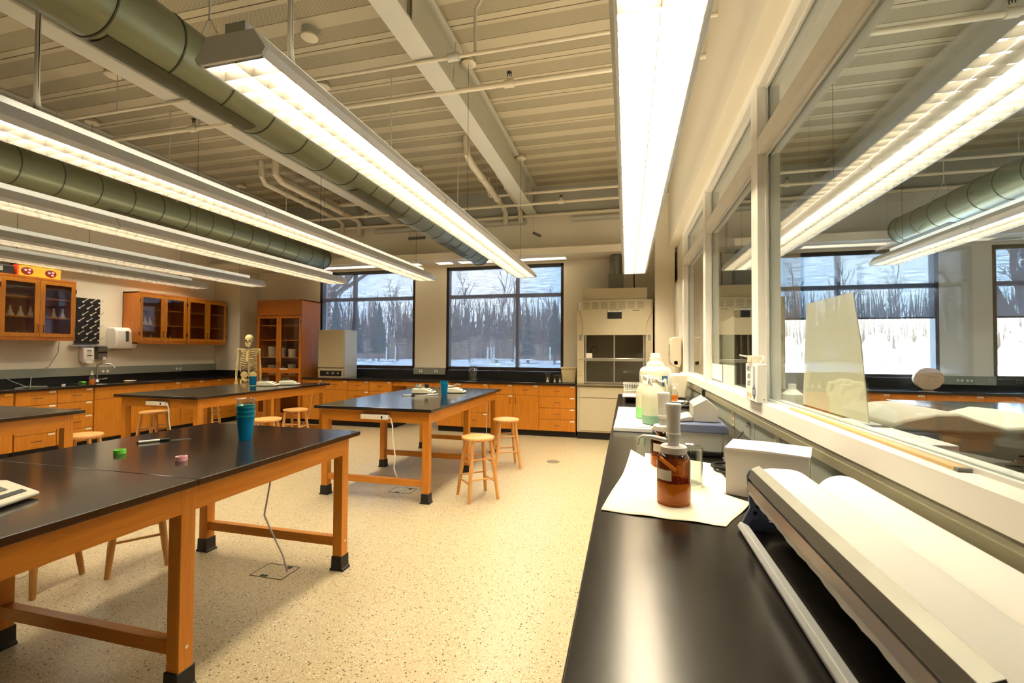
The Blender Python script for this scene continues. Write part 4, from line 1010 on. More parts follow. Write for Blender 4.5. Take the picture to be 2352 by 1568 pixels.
# ---------------------------------------------------------------- things on tables
def cups(loc, label, n=6, tag_='blue'):
    t = thing('cup_stack', label, 'cup stack', loc, 0)
    prof = lambda s: [(.036*s, 0), (.052*s, .155*s), (.055*s, .16*s), (.051*s, .155*s), (.034*s, .004)]
    for k in range(n):
        G().lathe([(.036, .014*k), (.050, .14+.014*k), (.0535, .143+.014*k), (.0485, .14+.014*k), (.034, .004+.014*k)], n=28).build('cup', 'teal_deep' if k % 2 == 0 else 'teal', t, smooth=True)
    if n > 4: G().lathe([(.036, .10), (.053, .25), (.056, .255), (.051, .25), (.034, .104)], n=28).build('top_cup', 'clear', t, smooth=True, label='clear cup on top')
    return t
cups((-2.29, 2.34, .911), 'stack of blue plastic cups topped by a clear one on the front table')
cups((-2.245, 5.40, .911), 'teal cup stack standing among the scales on the middle table', 3)
t = cups((-5.205, 5.44, .911), 'teal cup stack with a yellow band on the far left table', 3); G().lathe([(.041, .035), (.0425, .047)], n=28).build('tape_band', 'label_yellow', t, smooth=True)
def scale_(loc, rz, label, ring=True, dish=None):
    t = thing('lab_scale', label, 'scale', loc, rz, None)
    G().prism([(-.10, .005), (.17, .005), (.175, .02), (.06, .066), (-.10, .066), (-.108, .055), (-.108, .015)], -.09, .09, 'y').build('housing', 'scale_white', t, bevel=.006)
    g = G(); g.prism([(.085, .0575), (.115, .0455), (.115, .0470), (.085, .0590)], -.03, .03, 'y'); g.build('display', 'screen', t)
    g = G(); g.prism([(.135, .0375), (.152, .0305), (.152, .0325), (.135, .0395)], -.06, .06, 'y'); g.build('key_strip', 'black', t)
    G().tube([(-.03, 0, .066), (-.03, 0, .08)], .03, 16).build('pan_post', 'scale_white', t)
    G().lathe([(.062, .08), (.064, .083)], -.03, 0, 0, 24).build('pan', 'steel', t, smooth=True)
    if ring: G().lathe([(.066, .085), (.068, .12), (.072, .122), (.066, .12), (.063, .087)], -.03, 0, 0, 24).build('draft_ring', 'clear', t, smooth=True)
    return t
scale_((-2.60, 5.50, .91), .15, 'white lab scale left of the teal cups on the middle table, dark stopper on it', False)
scale_((-2.25, 5.70, .91), .2, 'white lab scale holding a paper boat behind the teal cups', False)
mk('rubber_stopper', G().lathe([(.02, 0), (.032, .045), (.03, .05)], n=14), 'black', 'dark rubber stopper on the left scale of the middle table', 'stopper', (-2.535, 5.51, .978))
mk('watch_glass', G().lathe([(.03, 0), (.06, .035), (.057, .036), (.03, .006)], n=20), 'clear', 'clear dish on the left scale of the middle table', 'dish', (-2.645, 5.50, .994))
mk('weigh_boat', G().prism([(-.10, .04), (-.04, 0), (.04, 0), (.10, .04), (.035, .006), (-.035, .006)], -.045, .045, 'y'), 'paper_plain', 'white paper weigh boat on the scale behind the teal cups', 'weigh boat', (-2.28, 5.70, .994), smooth=False)
scale_((-5.40, 5.90, .91), .35, 'white lab scale beside the teal cups on the far left table'); scale_((-5.24, 6.17, .91), .45, 'white lab scale farther back on the far left table')
t = scale_((-2.28, 1.10, .91), .35, 'white lab scale with coloured keys cut by the left edge on the front table', False)
g = G()
for k in range(4): g.box(.07+.0, .13, -.075+.036*k, -.052+.036*k, .0, .004)
o = g.build('keypad', 'teal', t); o.location = (0, 0, .071); o.rotation_euler = (0, .40, 0)
def marker(loc, rz, label, cap='black'):
    t = thing('marker_pen', label, 'marker', loc, rz)
    G().tube([(-.07, 0, .008), (.03, 0, .008)], .0075, 12).build('barrel', 'white', t, smooth=True); G().tube([(.03, 0, .008), (.075, 0, .008)], .0085, 12).build('cap', cap, t, smooth=True); G().tube([(-.07, 0, .008), (-.078, 0, .008)], .006, 10).build('end_plug', cap, t, smooth=True)
    G().box(-.045, -.01, -.0005, .0005, .0155, .0162).build('print_band', 'black', t); return t
marker((-2.76, 2.14, .91), .95, 'black marker pen lying near the green tape on the front table'); marker((-2.60, 5.13, .91), .5, 'marker pen with black cap lying on the middle table')
mk('tweezers', G().prism([(-.0, -.004), (.10, -.010), (.10, -.007), (.01, 0), (.10, .007), (.10, .010), (0, .004)], 0, .003, 'z'), 'steel', 'steel tweezers beside the marker pen on the front table', 'tweezers', (-2.70, 2.20, .911), smooth=False, rz=.8)
t = thing('pipette', 'long white plastic pipette lying on the middle table', 'pipette', (-2.40, 5.27, .911), .5); G().tube([(-.13, 0, .004), (-.02, 0, .004), (0, 0, .008), (.12, 0, .009)], [.002, .004, .008, .009], 10).build('body', 'white', t, smooth=True)
def tape(loc, m, label): mk('tape_roll', G().lathe([(.019, 0), (.019, .022), (.026, .022), (.026, 0), (.019, 0)], n=28, close=False), m, label, 'tape', loc)
tape((-2.615, 1.85, .911), 'green', 'small roll of green tape on the front table'); tape((-2.165, 1.82, .911), 'pink', 'small roll of pink tape on the front table')
mk('eraser', G().box(-.02, .02, -.012, .012, 0, .012), 'pink', 'pink eraser beside a scale on the far left table', 'eraser', (-5.50, 5.72, .911), smooth=False, bevel=.003)
def strip(loc, label, drop, cordlab):
    t = thing('power_strip', label, 'power strip', loc)
    G().box(-.15, .15, -.04, 0, -.024, .024).build('case', 'white', t, bevel=.005)
    g = G()
    for k in range(6): g.box(-.14+.034*k, -.118+.034*k, -.0405, -.04, -.012, .012)
    g.build('sockets', 'cream', t); G().box(.075, .09, -.043, -.04, -.014, .014).build('switch', 'black', t)
    G().tube([(.15, -.02, .0), (.17, -.02, -.01), (.19, -.02, -.08), (.195, -.02, -.2), (.21, 0, -.38), (.19, .02, -.5)]+drop, .007, 8).build('cord', 'white', t, smooth=True)
strip((-2.40, 4.047, .815), 'white power strip screwed to the near apron of the middle table', [(.19, .1, -.65), (.17, .3, -.81)], '')
strip((-5.48, 4.297, .815), 'white power strip on the near apron of the far left table', [(.19, .05, -.65), (.17, .2, -.81)], '')
g = G(); g.tube([(-2.2, 2.45, .88), (-2.2, 2.45, .62), (-2.23, 2.44, .42), (-2.22, 2.5, .28), (-2.19, 2.56, .12), (-2.175, 2.585, .004)], .0055, 8)
tag(g.build('extension_cable', 'grey_plastic', smooth=True), 'white cord dropping from the front table into its floor box', 'cord')
g = G(); g.tube([(-1.83, 5.9, .77), (-1.83, 5.88, .5), (-1.80, 5.8, .3), (-1.95, 5.6, .1), (-1.98, 5.5, .008), (-1.9, 5.3, .006)], .004, 8); tag(g.build('extension_cable', 'grey_plastic', smooth=True), 'thin cord hanging behind the middle table leg near the stools', 'cord')
g = G(); g.tube([(-4.84, 6.25, .77), (-4.86, 6.2, .4), (-4.95, 6.0, .2), (-5.1, 5.9, .01)], .004, 8); tag(g.build('extension_cable', 'grey_plastic', smooth=True), 'thin cord hanging from the far end of the far left table', 'cord')
def floorbox(x, y, label):
    t = thing('floor_box', label, 'floor outlet', (x, y, 0)); g = G()
    for a in (-1, 1): g.box(-.12, .12, a*.085-.004, a*.085+.004, 0, .003); g.box(a*.12-.004, a*.12+.004, -.085, .085, 0, .003)
    g.build('rim', 'hood_dark', t); G().box(.04, .075, .05, .08, 0, .004).build('cable_notch', 'black', t); G().box(-.05, .0, -.08, -.06, 0, .004).build('cable_notch', 'black', t); G().box(-.116, .116, -.081, .081, 0, .0015).build('lid', 'terrazzo', t)
floorbox(-2.26, 2.575, 'square floor outlet box under the front table'); floorbox(-2.28, 4.38, 'square floor outlet box under the near end of the middle table')
mk('floor_drain', G().lathe([(.085, 0), (.085, .003)], n=28), 'hood_dark', 'round metal floor cover between counter and stools', 'floor drain', (-.95, 6.04, 0))

# ---------------------------------------------------------------- right-hand counter
def dispenser_bottle(loc, rz, label, fill, spout=True):
    t = thing('dispenser_bottle', label, 'bottle', loc, rz, 'amber bottles with white pump tops')
    G().lathe([(.050, 0), (.056, .006), (.0575, .018), (.0575, .148), (.055, .164), (.048, .177), (.041, .182), (.041, .19)], n=36).build('bottle', 'amber', t, smooth=True)
    G().lathe([(.0502, .0), (.0565, .006), (.0580, .018), (.0580, fill)], n=36).build('liquid', 'amber_liquid', t, smooth=True)
    G().lathe([(.043, .180), (.046, .183), (.046, .203), (.042, .207)], n=36).build('collar', 'white_gloss', t, smooth=True)
    G().lathe([(.020, .207), (.020, .235), (.026, .238), (.026, .25), (.0235, .252), (.0235, .305), (.026, .34), (.028, .352), (.026, .356)], n=28).build('pump', 'white_gloss', t, smooth=True)
    g = G(); g.prism([(-.030, .162), (.03, .128), (.034, .140), (-.024, .172)], -.0600, -.0565, 'y'); b_ = g.build('warning_tape', 'orange_tape', t); b_.rotation_euler = (0, 0, -.5)
    vs = []
    g = G(); vs = []; fs = []
    for i in range(7): a = radians(198+10*i); vs += [(.0582*cos(a), .0582*sin(a), .092), (.0582*cos(a), .0582*sin(a), .128)]
    for i in range(6): fs.append((2*i, 2*i+2, 2*i+3, 2*i+1))
    g.add(vs, fs).build('label_card', 'label', t, smooth=True)
    if spout:
        G().tube([(-.02, 0, .222), (-.07, .0, .232), (-.105, .01, .233), (-.118, .012, .225), (-.122, .012, .20)], [.009, .008, .006, .0045, .003], 10).build('nozzle', 'white_gloss', t, smooth=True)
        G().tube([(-.095, .01, .228), (-.100, .01, .205), (-.090, .0, .19)], .003, 6).build('nozzle_cap', 'white', t, smooth=True)
    return t
dispenser_bottle((.163, 1.735, CT+.003), 0, 'nearer amber bottle with white pump dispenser on the paper towel', .082)
dispenser_bottle((.165, 2.21, CT+.002), .3, 'farther amber bottle with white pump dispenser behind the first', .07, False)
mk('glass_beaker', G().lathe([(.062, 0), (.064, .01), (.064, .15), (.070, .156), (.062, .152), (.060, .01)], n=32), 'clear', 'clear glass beaker just behind the nearer amber bottle', 'beaker', (.235, 1.99, CT+.003))
def sheet(name, corners, m, label, cat, amp=.01, th=.0012, nx=22, ny=22, seed=0, lift=None, base=CT, freq=3.1):
    """a loose sheet: bilinear patch with soft folds, given thickness"""
    R2 = random.Random(seed); ph = [R2.uniform(0, 6) for _ in range(4)]
    vs = []; fs = []
    for j in range(ny+1):
        for i in range(nx+1):
            u, v = i/nx, j/ny; a, b_, c_, d_ = corners
            x = (a[0]*(1-u)+b_[0]*u)*(1-v)+(d_[0]*(1-u)+c_[0]*u)*v; y = (a[1]*(1-u)+b_[1]*u)*(1-v)+(d_[1]*(1-u)+c_[1]*u)*v
            w = (sin(freq*2*u+ph[0])*sin(freq*1.7*v+ph[1])+.5*sin(freq*5*u+2*v+ph[2]))*.5+.5
            z = base+.0015+amp*w*w
            if lift: z += lift(u, v)
            wob = .004*sin(5*u+ph[3])+.0015*sin(19*u)
            vs.append((x+.003*sin(6*v+ph[1]), y+wob*(1 if j in (0, ny) else .3), z))
    for j in range(ny):
        for i in range(nx): k = j*(nx+1)+i; fs.append((k, k+1, k+nx+2, k+nx+1))
    g_ = G().add(vs, fs); o = g_.build(name, m, smooth=True); so = o.modifiers.new('s', 'SOLIDIFY'); so.thickness = th; so.offset = 1
    return tag(o, label, cat)
sheet('paper_towel', [(-.085, 1.60), (.30, 1.545), (.43, 1.80), (.02, 2.36)], 'towel', 'crumpled cream paper towel under the nearer amber bottle', 'paper towel', .004, seed=3,
      lift=lambda u, v: .075*max(0, v-.62)**1.2*max(0, 1-u*2.2)*2+.012*max(0, v-.5)*(1-u))
sheet('paper_towel', [(.05, 2.02), (.41, 1.90), (.41, 2.40), (.10, 2.55)], 'towel', 'second paper towel under the farther amber bottle', 'paper towel', .002, seed=5, base=CT-.0005)
t = thing('water_bath', 'grey and blue heated water bath with a peaked metal lid', 'water bath', (.365, 2.70, CT), -.05)
G().box(-.125, .125, -.15, .17, .006, .03).build('foot', 'black', t); G().prism([(-.12, .012), (.12, .012), (.133, .13), (-.133, .13)], -.15, .17, 'y').build('housing', 'grey_plastic', t, bevel=.008)
G().prism([(-.145, .125), (.145, .125), (.15, .135), (.145, .160), (.13, .170), (-.13, .170), (-.145, .160), (-.15, .135)], -.165, .185, 'y').build('rim', 'blue_grey', t, bevel=.006)
G().prism([(-.138, .03), (-.125, .03), (-.14, .125), (-.150, .125)], -.10, .05, 'y').build('side_panel', 'blue_grey', t)
G().prism([(-.015, .172), (.108, .172), (.108, .245), (.052, .296), (-.015, .255)], -.09, .17, 'y').build('peaked_lid', 'lid_steel', t, bevel=.003)
g = G(); g.tube([(.052, .03, .290), (.052, .03, .330), (.052, .09, .330), (.052, .09, .290)], .006, 8); g.build('lid_handle', 'black', t, smooth=True)
G().prism([(-.10, .171), (-.02, .171), (-.02, .196), (-.035, .198), (-.10, .178)], -.10, .12, 'y').build('lid_hinge_plate', 'lid_steel', t)
G().tube([(-.12, -.155, .175), (-.02, -.12, .178)], .004, 6).build('thermometer', 'black', t)
g = G()
for k, (a, b_) in enumerate(((2.44, .0), (2.40, .012), (2.36, .0))):
    g.tube([(.44+.05*cos(q*pi/6), a-.1+.06*sin(q*pi/6), CT+.008+b_+.002*sin(q)) for q in range(13)], .005, 6, caps=False)
g.tube([(.49, 2.34, CT+.008), (.56, 2.5, CT+.006), (.60, 2.9, CT+.006), (.7, 3.1, CT+.05)], .005, 6)
tag(g.build('supply_cable', 'black', smooth=True), 'coiled black power cord between the water bath and the white box', 'cord')
t = thing('white_carton', 'plain white cardboard carton beside the water bath', 'carton', (.53, 1.955, CT), -.35)
G().box(-.135, .135, -.10, .10, 0, .172).build('carton_walls', 'paper_plain', t, bevel=.002); G().prism([(-.138, .1735), (.138, .1735), (.140, .178), (0, .182), (-.138, .180)], -.105, .103, 'y').build('lid_flap', 'paper_plain', t)
g = G(); g.box(-.07, .07, -.052, -.050, .1795, .1835) if False else None
# big roll dispenser, axis along y
RX = .475
t = thing('roll_dispenser', 'metal cutter stand with blue end brackets for wide paper rolls', 'paper dispenser', (0, 0, CT)); Y0, Y1 = .60, 1.545
for yy, s in ((Y0, 1), (Y1, -1)):
    G().prism([(.335, .0), (.352, -.0), (.372, .03), (.398, .035), (.40, .075), (.385, .10), (.378, .135), (.388, .170), (.380, .186), (.366, .184), (.358, .165), (.362, .11), (.366, .07)], yy-.006, yy+.006, 'y').build('end_bracket', 'blue_grey', t, bevel=.003)
    G().prism([(.36, .0), (.70, .0), (.70, .02), (.42, .03), (.40, .075), (.37, .04)], yy-.004, yy+.004, 'y').build('side_plate', 'blue_grey', t)
    for q in ((.380, .055), (.388, .075)): G().tube([(q[0], yy-.0075, q[1]), (q[0], yy+.0075, q[1])], .006, 10).build('screw', 'black', t)
G().prism([(.332, .004), (.362, .010), (.362, .016), (.338, .026), (.330, .014)], Y0+.006, Y1-.006, 'y').build('base_rail', 'grey_plastic', t, bevel=.002)
G().prism([(.361, .160), (.369, .188), (.392, .199), (.394, .194), (.374, .184), (.366, .158)], Y0+.006, Y1-.006, 'y').build('cutter_bar', 'galv', t)
G().prism([(.356, .128), (.362, .128), (.368, .150), (.362, .151)], Y0+.006, Y1-.006, 'y').build('blade', 'steel', t)
G().tube([(.50, Y0-.02, .105), (.50, Y0+.002, .105)], .055, 28).build('end_knob', 'blue_grey', t, smooth=True)
G().tube([(.475, Y0, .100), (.475, Y1, .100)], .012, 10).build('spindle', 'galv', t)
def proll(x, z, r, y0, y1, label):
    t = thing('paper_roll', label, 'paper roll', (x, 0, z), 0, None)
    G().tube([(0, y0, 0), (0, y1, 0)], r, 56).build('paper', 'paper_plain', t, smooth=True)
    return t
r1 = proll(.470, CT+.112, .082, Y0+.008, Y1-.008, 'left wide white paper roll held in the cutter stand')
vs = []; fs = []; N_ = 40
path = [(.462, .1945), (.425, .1945), (.400, .190), (.383, .180), (.374, .158), (.366, .135), (.360, .112)]
for j in range(N_+1):
    y = Y0+.01+(Y1-Y0-.02)*j/N_
    for k, (x, z) in enumerate(path): vs.append((x-.470, y, z-.112-(.002*sin(j*.6)+.0015*sin(j*2.1)+.006*(1-j/N_) if k == len(path)-1 else 0)))
K_ = len(path)
for j in range(N_):
    for k in range(K_-1): fs.append((j*K_+k, j*K_+k+1, (j+1)*K_+k+1, (j+1)*K_+k))
G().add(vs, fs).build('hanging_edge', 'paper_plain', r1, smooth=True)
proll(.630, CT+.100, .074, Y0-.2, Y1+.04, 'right wide white paper roll lying against the wall raceway')
# drying / green jugs, carboy, trays
def jug(loc, label, m, fill, rz=0, s=1):
    t = thing('plastic_jug', label, 'jug', loc, rz, 'milky jugs of green solution')
    G().lathe([(.074, 0), (.082, .008), (.082, .19), (.078, .215), (.045, .275), (.028, .29), (.026, .31)], n=32).build('body', 'milky', t, smooth=True)
    G().lathe([(.0745, -.0005), (.0828, .008), (.0828, fill)], n=32).build('liquid', m, t, smooth=True)
    G().lathe([(.030, .305), (.030, .325), (.027, .328)], n=20).build('cap', 'white', t, smooth=True)
    g = G(); g.tube([(.03, 0, .295), (.075, 0, .30), (.088, 0, .25), (.080, 0, .20)], .011, 10); g.build('grip', 'plastic_milky', t, smooth=True)
    g = G(); R2 = random.Random(int(loc[1]*100))
    for k in range(7): a = R2.uniform(0, 6.28); g.tube([(.03*cos(a), .03*sin(a), .318), (.045*cos(a+.6), .045*sin(a+.6), .300+R2.uniform(-.01, .02)), (.055*cos(a+1.2), .05*sin(a+1.2), .27)], [.008, .012, .003], 5)
    g.build('foil_wrap', 'lid_steel', t, smooth=True)
jug((.188, 3.40, CT+.034), 'front milky jug with dark green liquid on the white tray', 'teal_liquid', .062)
jug((.150, 3.68, CT+.034), 'rear milky jug with bright green liquid on the white tray', 'green_liquid', .085, .5)
sheet('paper_sheet', [(-.085, 3.22), (.14, 3.22), (.42, 4.35), (-.07, 4.35)], 'paper_plain', 'white absorbent sheet under the green jugs', 'paper', .003, seed=8, freq=1.5, base=CT+.028)
mk('lab_tray', G().prism([(-.088, 3.20), (.16, 3.20), (.42, 4.36), (-.072, 4.36)], 0, .028, 'z'), 'white', 'low white tray below the sheet and the green jugs', 'tray', (0, 0, CT), smooth=False, bevel=.004)
sheet('paper_sheet', [(.30, 3.9), (.56, 3.9), (.55, 4.3), (.33, 4.3)], 'paper_plain', 'small white sheet right of the green jugs', 'paper', .002, seed=12)
t = thing('carboy', 'tall white plastic carboy with a blue safety label', 'carboy', (.285, 4.90, CT))
G().lathe([(.12, 0), (.152, .012), (.158, .04), (.158, .335), (.150, .365), (.128, .385), (.090, .395), (.085, .42), (.078, .43), (.056, .45), (.056, .455)], n=40).build('body', 'plastic_milky', t, smooth=True)
G().lathe([(.057, .45), (.057, .485), (.053, .488), (.048, .49), (.048, .525), (.045, .53)], n=32).build('cap', 'white', t, smooth=True)
g = G(); vs = []; fs = []
for i in range(5): a = radians(-70+6*i); vs += [(.1595*cos(a), .1595*sin(a), .20), (.1595*cos(a), .1595*sin(a), .305)]
for i in range(4): fs.append((2*i, 2*i+2, 2*i+3, 2*i+1))
lb = g.add(vs, fs).build('label_card', 'blue_label', t, smooth=True)
a = radians(-58); o = G().tube([(0, 0, 0), (0, .001, 0)], .021, 20).build('label_disc', 'white', lb); o.location = (.1600*cos(a), .1600*sin(a), .26); o.rotation_euler = (0, 0, a+pi/2)
text('label_text', 'BIOHAZARD' if False else '20 L', .014, (.1612*cos(a), .1612*sin(a), .215), (pi/2, 0, a+pi/2), 'white', lb)
t = thing('glassware_rack', 'white wire drainer full of glassware on a small cart tray', 'rack', (.075, 5.15, CT))
G().box(-.12, .14, -.16, .16, .06, .075).build('tray', 'white', t, bevel=.004)
g = G()
for k in range(12):
    x = -.09+.018*k; g.tube([(x, -.10, .075), (x-.006, -.12, .20)], .0028, 5); g.tube([(x, .10, .075), (x, .12, .20)], .0028, 5)
for k in range(8): y = -.10+.028*k; g.tube([(-.09, y, .075), (-.11, y, .20)], .0028, 5); g.tube([(.12, y, .075), (.13, y, .20)], .0028, 5)
for z in (.13, .20): g.tube([(-.105, -.12, z), (.13, -.12, z), (.13, .12, z), (-.105, .12, z), (-.105, -.12, z)], .004, 6)
g.build('wire_basket', 'white', t)
for x0, x1, y0, y1 in ((-.11, -.10, -.15, -.14), (.12, .13, -.15, -.14), (-.11, -.10, .14, .15), (.12, .13, .14, .15)): G().box(x0, x1, y0, y1, 0, .06).build('leg', 'chrome', t)
R = random.Random(3)
for k in range(10):
    o = G().tube([(0, 0, 0), (.004, 0, .13)], .008, 8).build('test_tube', 'clear', smooth=True); tag(o, 'glass test tube standing in the white wire drainer', 'test tube', 'test tubes in the white wire drainer'); o.location = (.0+.018*k-.01, 5.17+.12*R.random(), CT+.077)
G_ = mk('black_tray', G().box(-.08, .08, -.10, .10, 0, .045), 'black', 'black box below the white wire drainer', 'box', (.07, 5.25, CT+.001), smooth=False, bevel=.004)
t = thing('waste_bin', 'milky rounded plastic tub behind the carboy', 'tub', (.57, 5.75, CT)); G().prism([(-.10, 0), (.10, 0), (.12, .26), (.11, .285), (-.11, .285), (-.12, .26)], -.13, .13, 'y').build('tub', 'plastic_milky', t, bevel=.02)
pump_bottle((.50, 5.2, CT+.016), 'orange soap bottle on a white dish behind the carboy', .9)
mk('white_dish', G().lathe([(.06, 0), (.10, .012), (.10, .016), (.055, .006)], n=28), 'white', 'white dish carrying the orange soap bottle', 'dish', (.53, 5.2, CT+.001))
t = thing('burner_set', 'jumble of chrome clamps and black hoses near the far end of the counter', 'lab clamps', (.60, 4.75, CT))
g = G(); g.tube([(-.08, 0, .02), (.0, .05, .05), (.06, .12, .03), (.10, .2, .05)], .012, 8); g.ell((-.02, .1, .03), (.03, .03, .03)); g.tube([(.0, .15, .02), (.07, .22, .07)], .008, 6); g.build('clamps', 'chrome', t, smooth=True)
G().tube([(-.10, -.02, .012), (-.02, -.06, .02), (.06, -.03, .014), (.09, .06, .02)], .014, 8).build('hose', 'black', t, smooth=True)
g = G(); g.tube([(.40, 3.05, CT+.002), (.40, 3.05, CT+.012)], .03, 18); tag(g.build('stopper_lid', 'black', smooth=True), 'flat dark lid on the sheet behind the water bath', 'lid').location = (-.07, .95, 0)
t = thing('gas_valve', 'chrome turret valve on the raceway right of the water bath', 'valve', (.757, 3.16, CT+.085)); G().tube([(0, 0, 0), (-.022, 0, 0)], .016, 14).build('stem', 'chrome', t, smooth=True); G().tube([(-.022, -.022, .0), (-.022, .022, .0)], .008, 10).build('lever', 'chrome', t, smooth=True)
for yy, nm in ((2.62, 'outlet with a plug in the raceway behind the white carton'), (3.62, 'outlet in the raceway right of the water bath'), (5.1, 'outlet in the raceway behind the carboy')):
    t = thing('wall_outlet', nm, 'outlet', (.754, yy, CT+.06), -pi/2); G().box(-.035, .035, -.004, 0, -.05, .055).build('plate', 'beige', t, bevel=.001)
    for z in (-.02, .025): G().box(-.014, .014, -.007, -.004, z-.012, z+.012).build('socket', 'hood_dark', t)
# on the sill
t = thing('first_aid_kit', 'white first aid kit box standing on the partition sill', 'first aid kit', (.695, 2.885, 1.19))
G().box(-.0, .05, -.125, .125, 0, .215).build('case', 'white_gloss', t, bevel=.004)
RT = (pi/2, 0, -pi/2)
for s_, z, sz in (('FIRST', .182, .040), ('AID', .140, .040), ('KIT', .098, .040)): text('lettering', s_, sz, (-.0008, .045, z), RT, 'blue_grey', t)
G().box(-.001, .0, -.085, -.045, .035, .20).build('blue_band', 'fibre_glass', t); G().prism([(-.095, .04), (-.065, .015), (-.035, .04), (-.035, .075), (-.065, .10), (-.095, .075)], -.0018, -.0005, 'x').build('badge', 'blue_grey', t)
text('lettering', '25', .032, (-.0024, -.065, .055), RT, 'white', t)
G().box(-.001, .0, .05, .08, .02, .045).build('red_print', 'pink', t); G().box(-.001, .0, .0, .03, .02, .045).build('yellow_print', 'label_yellow', t); G().tube([(.0, -.1255, .02), (.0, -.127, .02)], .003, 8).build('rivet', 'black', t).location = (.035, 0, 0)
t = thing('safety_goggles', 'clear safety goggles resting on top of the first aid kit', 'goggles', (.72, 2.90, 1.407)); G().prism([(-.035, 0), (.035, 0), (.03, .045), (-.03, .045)], -.05, .04, 'y').build('lens', 'milky', t, bevel=.006)
G().tube([(-.03, .04, .04), (-.06, .09, .045), (.0, .11, .03)], .004, 6).build('temple', 'white', t, smooth=True); G().tube([(.03, -.05, .04), (.02, -.10, .03), (.0, -.11, .005)], .004, 6).build('temple', 'white', t, smooth=True)
t = thing('wooden_ruler', 'long wooden metre stick lying on the partition sill', 'ruler', (.782, 1.92, 1.19), -.015); G().box(-.014, .014, -.60, .60, .0, .009).build('stick', 'bare_wood', t, bevel=.001); G().box(-.0145, .0145, -.615, -.60, 0, .0095).build('metal_tip', 'galv', t)
# sheets leaning behind the panes and sticky squares
t = thing('acrylic_sheet', 'tall milky sheet leaning behind the nearest pane', 'sheet', (.90, 0, 0)); G().prism([(2.70, 1.20), (2.03, 1.20), (2.09, 1.53), (2.15, 1.72), (2.64, 1.72)], -.002, .002, 'x').build('sheet', 'milky_sheet', t)
t = thing('acrylic_sheet', 'smaller milky sheet leaning behind the middle pane', 'sheet', (.90, 0, 0)); G().prism([(4.98, 1.20), (4.28, 1.20), (4.28, 1.78), (4.90, 1.76)], -.002, .002, 'x').build('sheet', 'milky_sheet', t)
mk('paper_note', G().box(-.0006, .0006, -.28, .28, 0, .145), 'paper_plain', 'pale paper square stuck low on the mullion and far pane', 'note', (.806, 4.58, 1.215), smooth=False).scale = (1, 1, 1)
mk('paper_note', G().box(-.0006, .0006, -.2, .2, 0, .16), 'milky_sheet', 'pale square stuck low on the middle pane', 'note', (.806, 4.05, 1.205), smooth=False)
# towel dispenser on the right wall beyond the partition, wall-mounted facing -x
t = thing('towel_dispenser', 'cream towel dispenser on the wall at the far end of the partition', 'dispenser', (.748, 6.95, 1.24), -pi/2)
G().prism([(0, .06), (-.03, .0), (-.13, .04), (-.15, .10), (-.15, .40), (-.12, .44), (0, .44)], -.20, .16, 'x').build('cover', 'cream', t, bevel=.012)
G().box(-.012, .012, -.154, -.149, .17, .34).build('level_window', 'black', t); G().box(.10, .16, -.10, -.05, .05, .1).build('lock_plate', 'grey_plastic', t)
text('lettering', 'push', .001, (0, 0, -5), (0, 0, 0), 'black', t) if False else None

# ---------------------------------------------------------------- neighbouring room
mk('countertop', G().box(.88, 1.70, .1, 6.2, .887, CT), 'epoxy', 'black countertop on the other side of the glass partition carrying the printer', 'countertop', (0, 0, 0), smooth=False, bevel=.003)
for k in range(5):
    base_cab(1.2, 'mr', 'reddish cabinet under the printer counter behind the partition', (1.66, .75+1.2*k, 0), pi/2, .76, wd='wood_dark', group='cabinets under the printer counter')
t = thing('laser_printer', 'large beige printer with a dipped lid behind the partition glass', 'printer', (1.0, 2.06, CT), 0)
G().box(0, .64, 0, .44, 0, .255).build('case', 'printer_side', t, bevel=.02)
prof = [(-.012, .25), (-.012, .275), (.03, .292), (.13, .318), (.20, .322), (.26, .300), (.34, .276), (.42, .282), (.50, .306), (.58, .300), (.655, .270), (.655, .25)]
G().prism(prof, -.01, .45, 'y').build('lid', 'printer', t, bevel=.012)
g = G()
for k in range(5): g.box(.30+.02*k, .44, -.003, .001, .10+.018*k, .105+.018*k)
for k in range(6): g.box(-.003, .001, .06+.02*k, .28, .10+.022*k, .105+.022*k)
g.build('vent_slots', 'black', t)
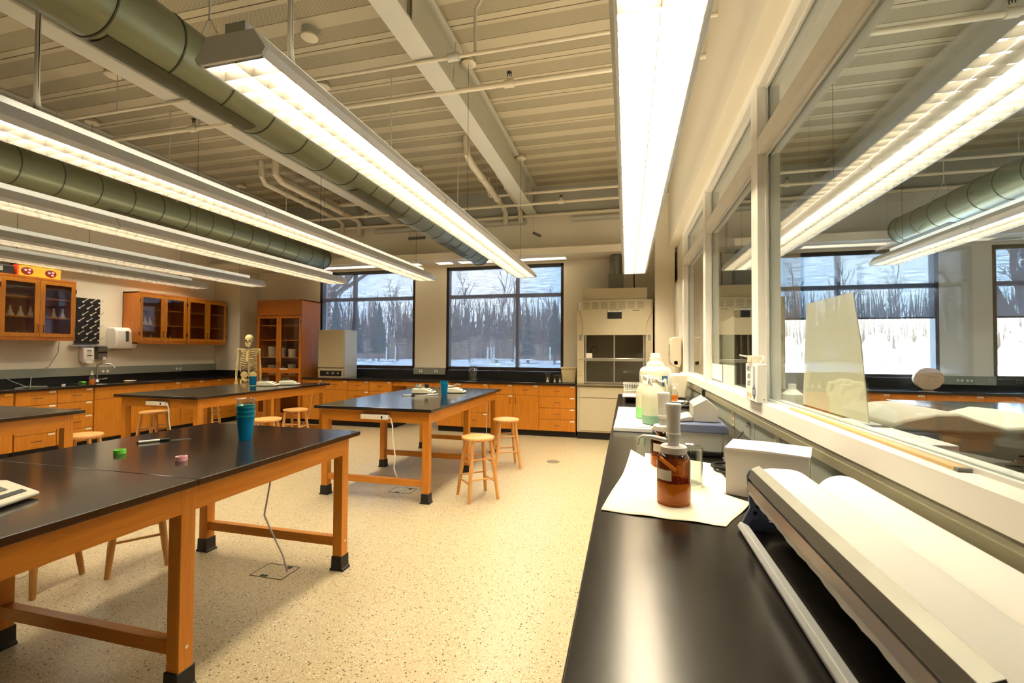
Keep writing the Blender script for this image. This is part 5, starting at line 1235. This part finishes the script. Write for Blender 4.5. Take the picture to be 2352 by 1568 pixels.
G().box(-.004, 0, .34, .42, .10, .18).build('side_vent', 'blue_grey', t)
for (x, y, w, h_, nm, col) in ((.945, 2.19, .085, .262, 'small white carton with red marks beside the printer', 'red'), (.940, 1.945, .085, .262, 'white carton with a yellow sticker in front of the printer', 'label_yellow'), (.940, 1.755, .085, .266, 'white glossy carton nearest the camera behind the glass', None)):
    t = thing('small_carton', nm, 'carton', (x, y, CT), 0); G().box(-.035, .035, -w, w, 0, h_).build('carton_walls', 'white_gloss', t, bevel=.003)
    if col: G().box(-.0358, -.035, .0, .05, h_-.045, h_-.012).build('sticker', col, t)
t = thing('log_slice', 'round slice of tree trunk leaning on the neighbouring window counter', 'wood slice', (4.36, 8.12, CT))
o = G(); pts = []; R = random.Random(5)
for k in range(28): a = 2*pi*k/28; rr_ = .19*(1+R.uniform(-.03, .03)); pts.append((rr_*cos(a), .165+rr_*.87*sin(a)))
o.prism(pts, -.03, .03, 'y'); o.build('slab', 'logwood', t, bevel=.004)
g = G(); g.box(-.0, .13, -.0315, -.03, .19, .194); g.build('crack', 'handle', t)
t = thing('snack_can', 'tall printed snack can on the neighbouring window counter', 'can', (3.25, 8.05, CT)); G().tube([(0, 0, 0), (0, 0, .24)], .040, 24).build('tube_body', 'blue_label', t, smooth=True); G().tube([(0, 0, .13), (0, 0, .225)], .0405, 24).build('red_band', 'red', t, smooth=True)
G().ell((0, -.0385, .155), (.022, .006, .035)).build('picture_oval', 'cream', t, smooth=True); G().tube([(0, 0, .24), (0, 0, .248)], .042, 24).build('lid', 'white', t, smooth=True)
for (x, y, h_, m_, nm) in ((1.15, 4.55, .30, 'plastic_milky', 'milky bottle behind the middle pane, left of the kit'), (1.35, 4.3, .28, 'plastic_milky', 'wide milky bottle behind the first aid kit'), (1.02, 5.9, .26, 'red', 'red bottle behind the far pane')):
    mk('reagent_bottle', G().lathe([(.075, 0), (.08, .01), (.08, h_*.7), (.03, h_*.85), (.03, h_)], n=24), m_, nm, 'bottle', (x, y, CT))
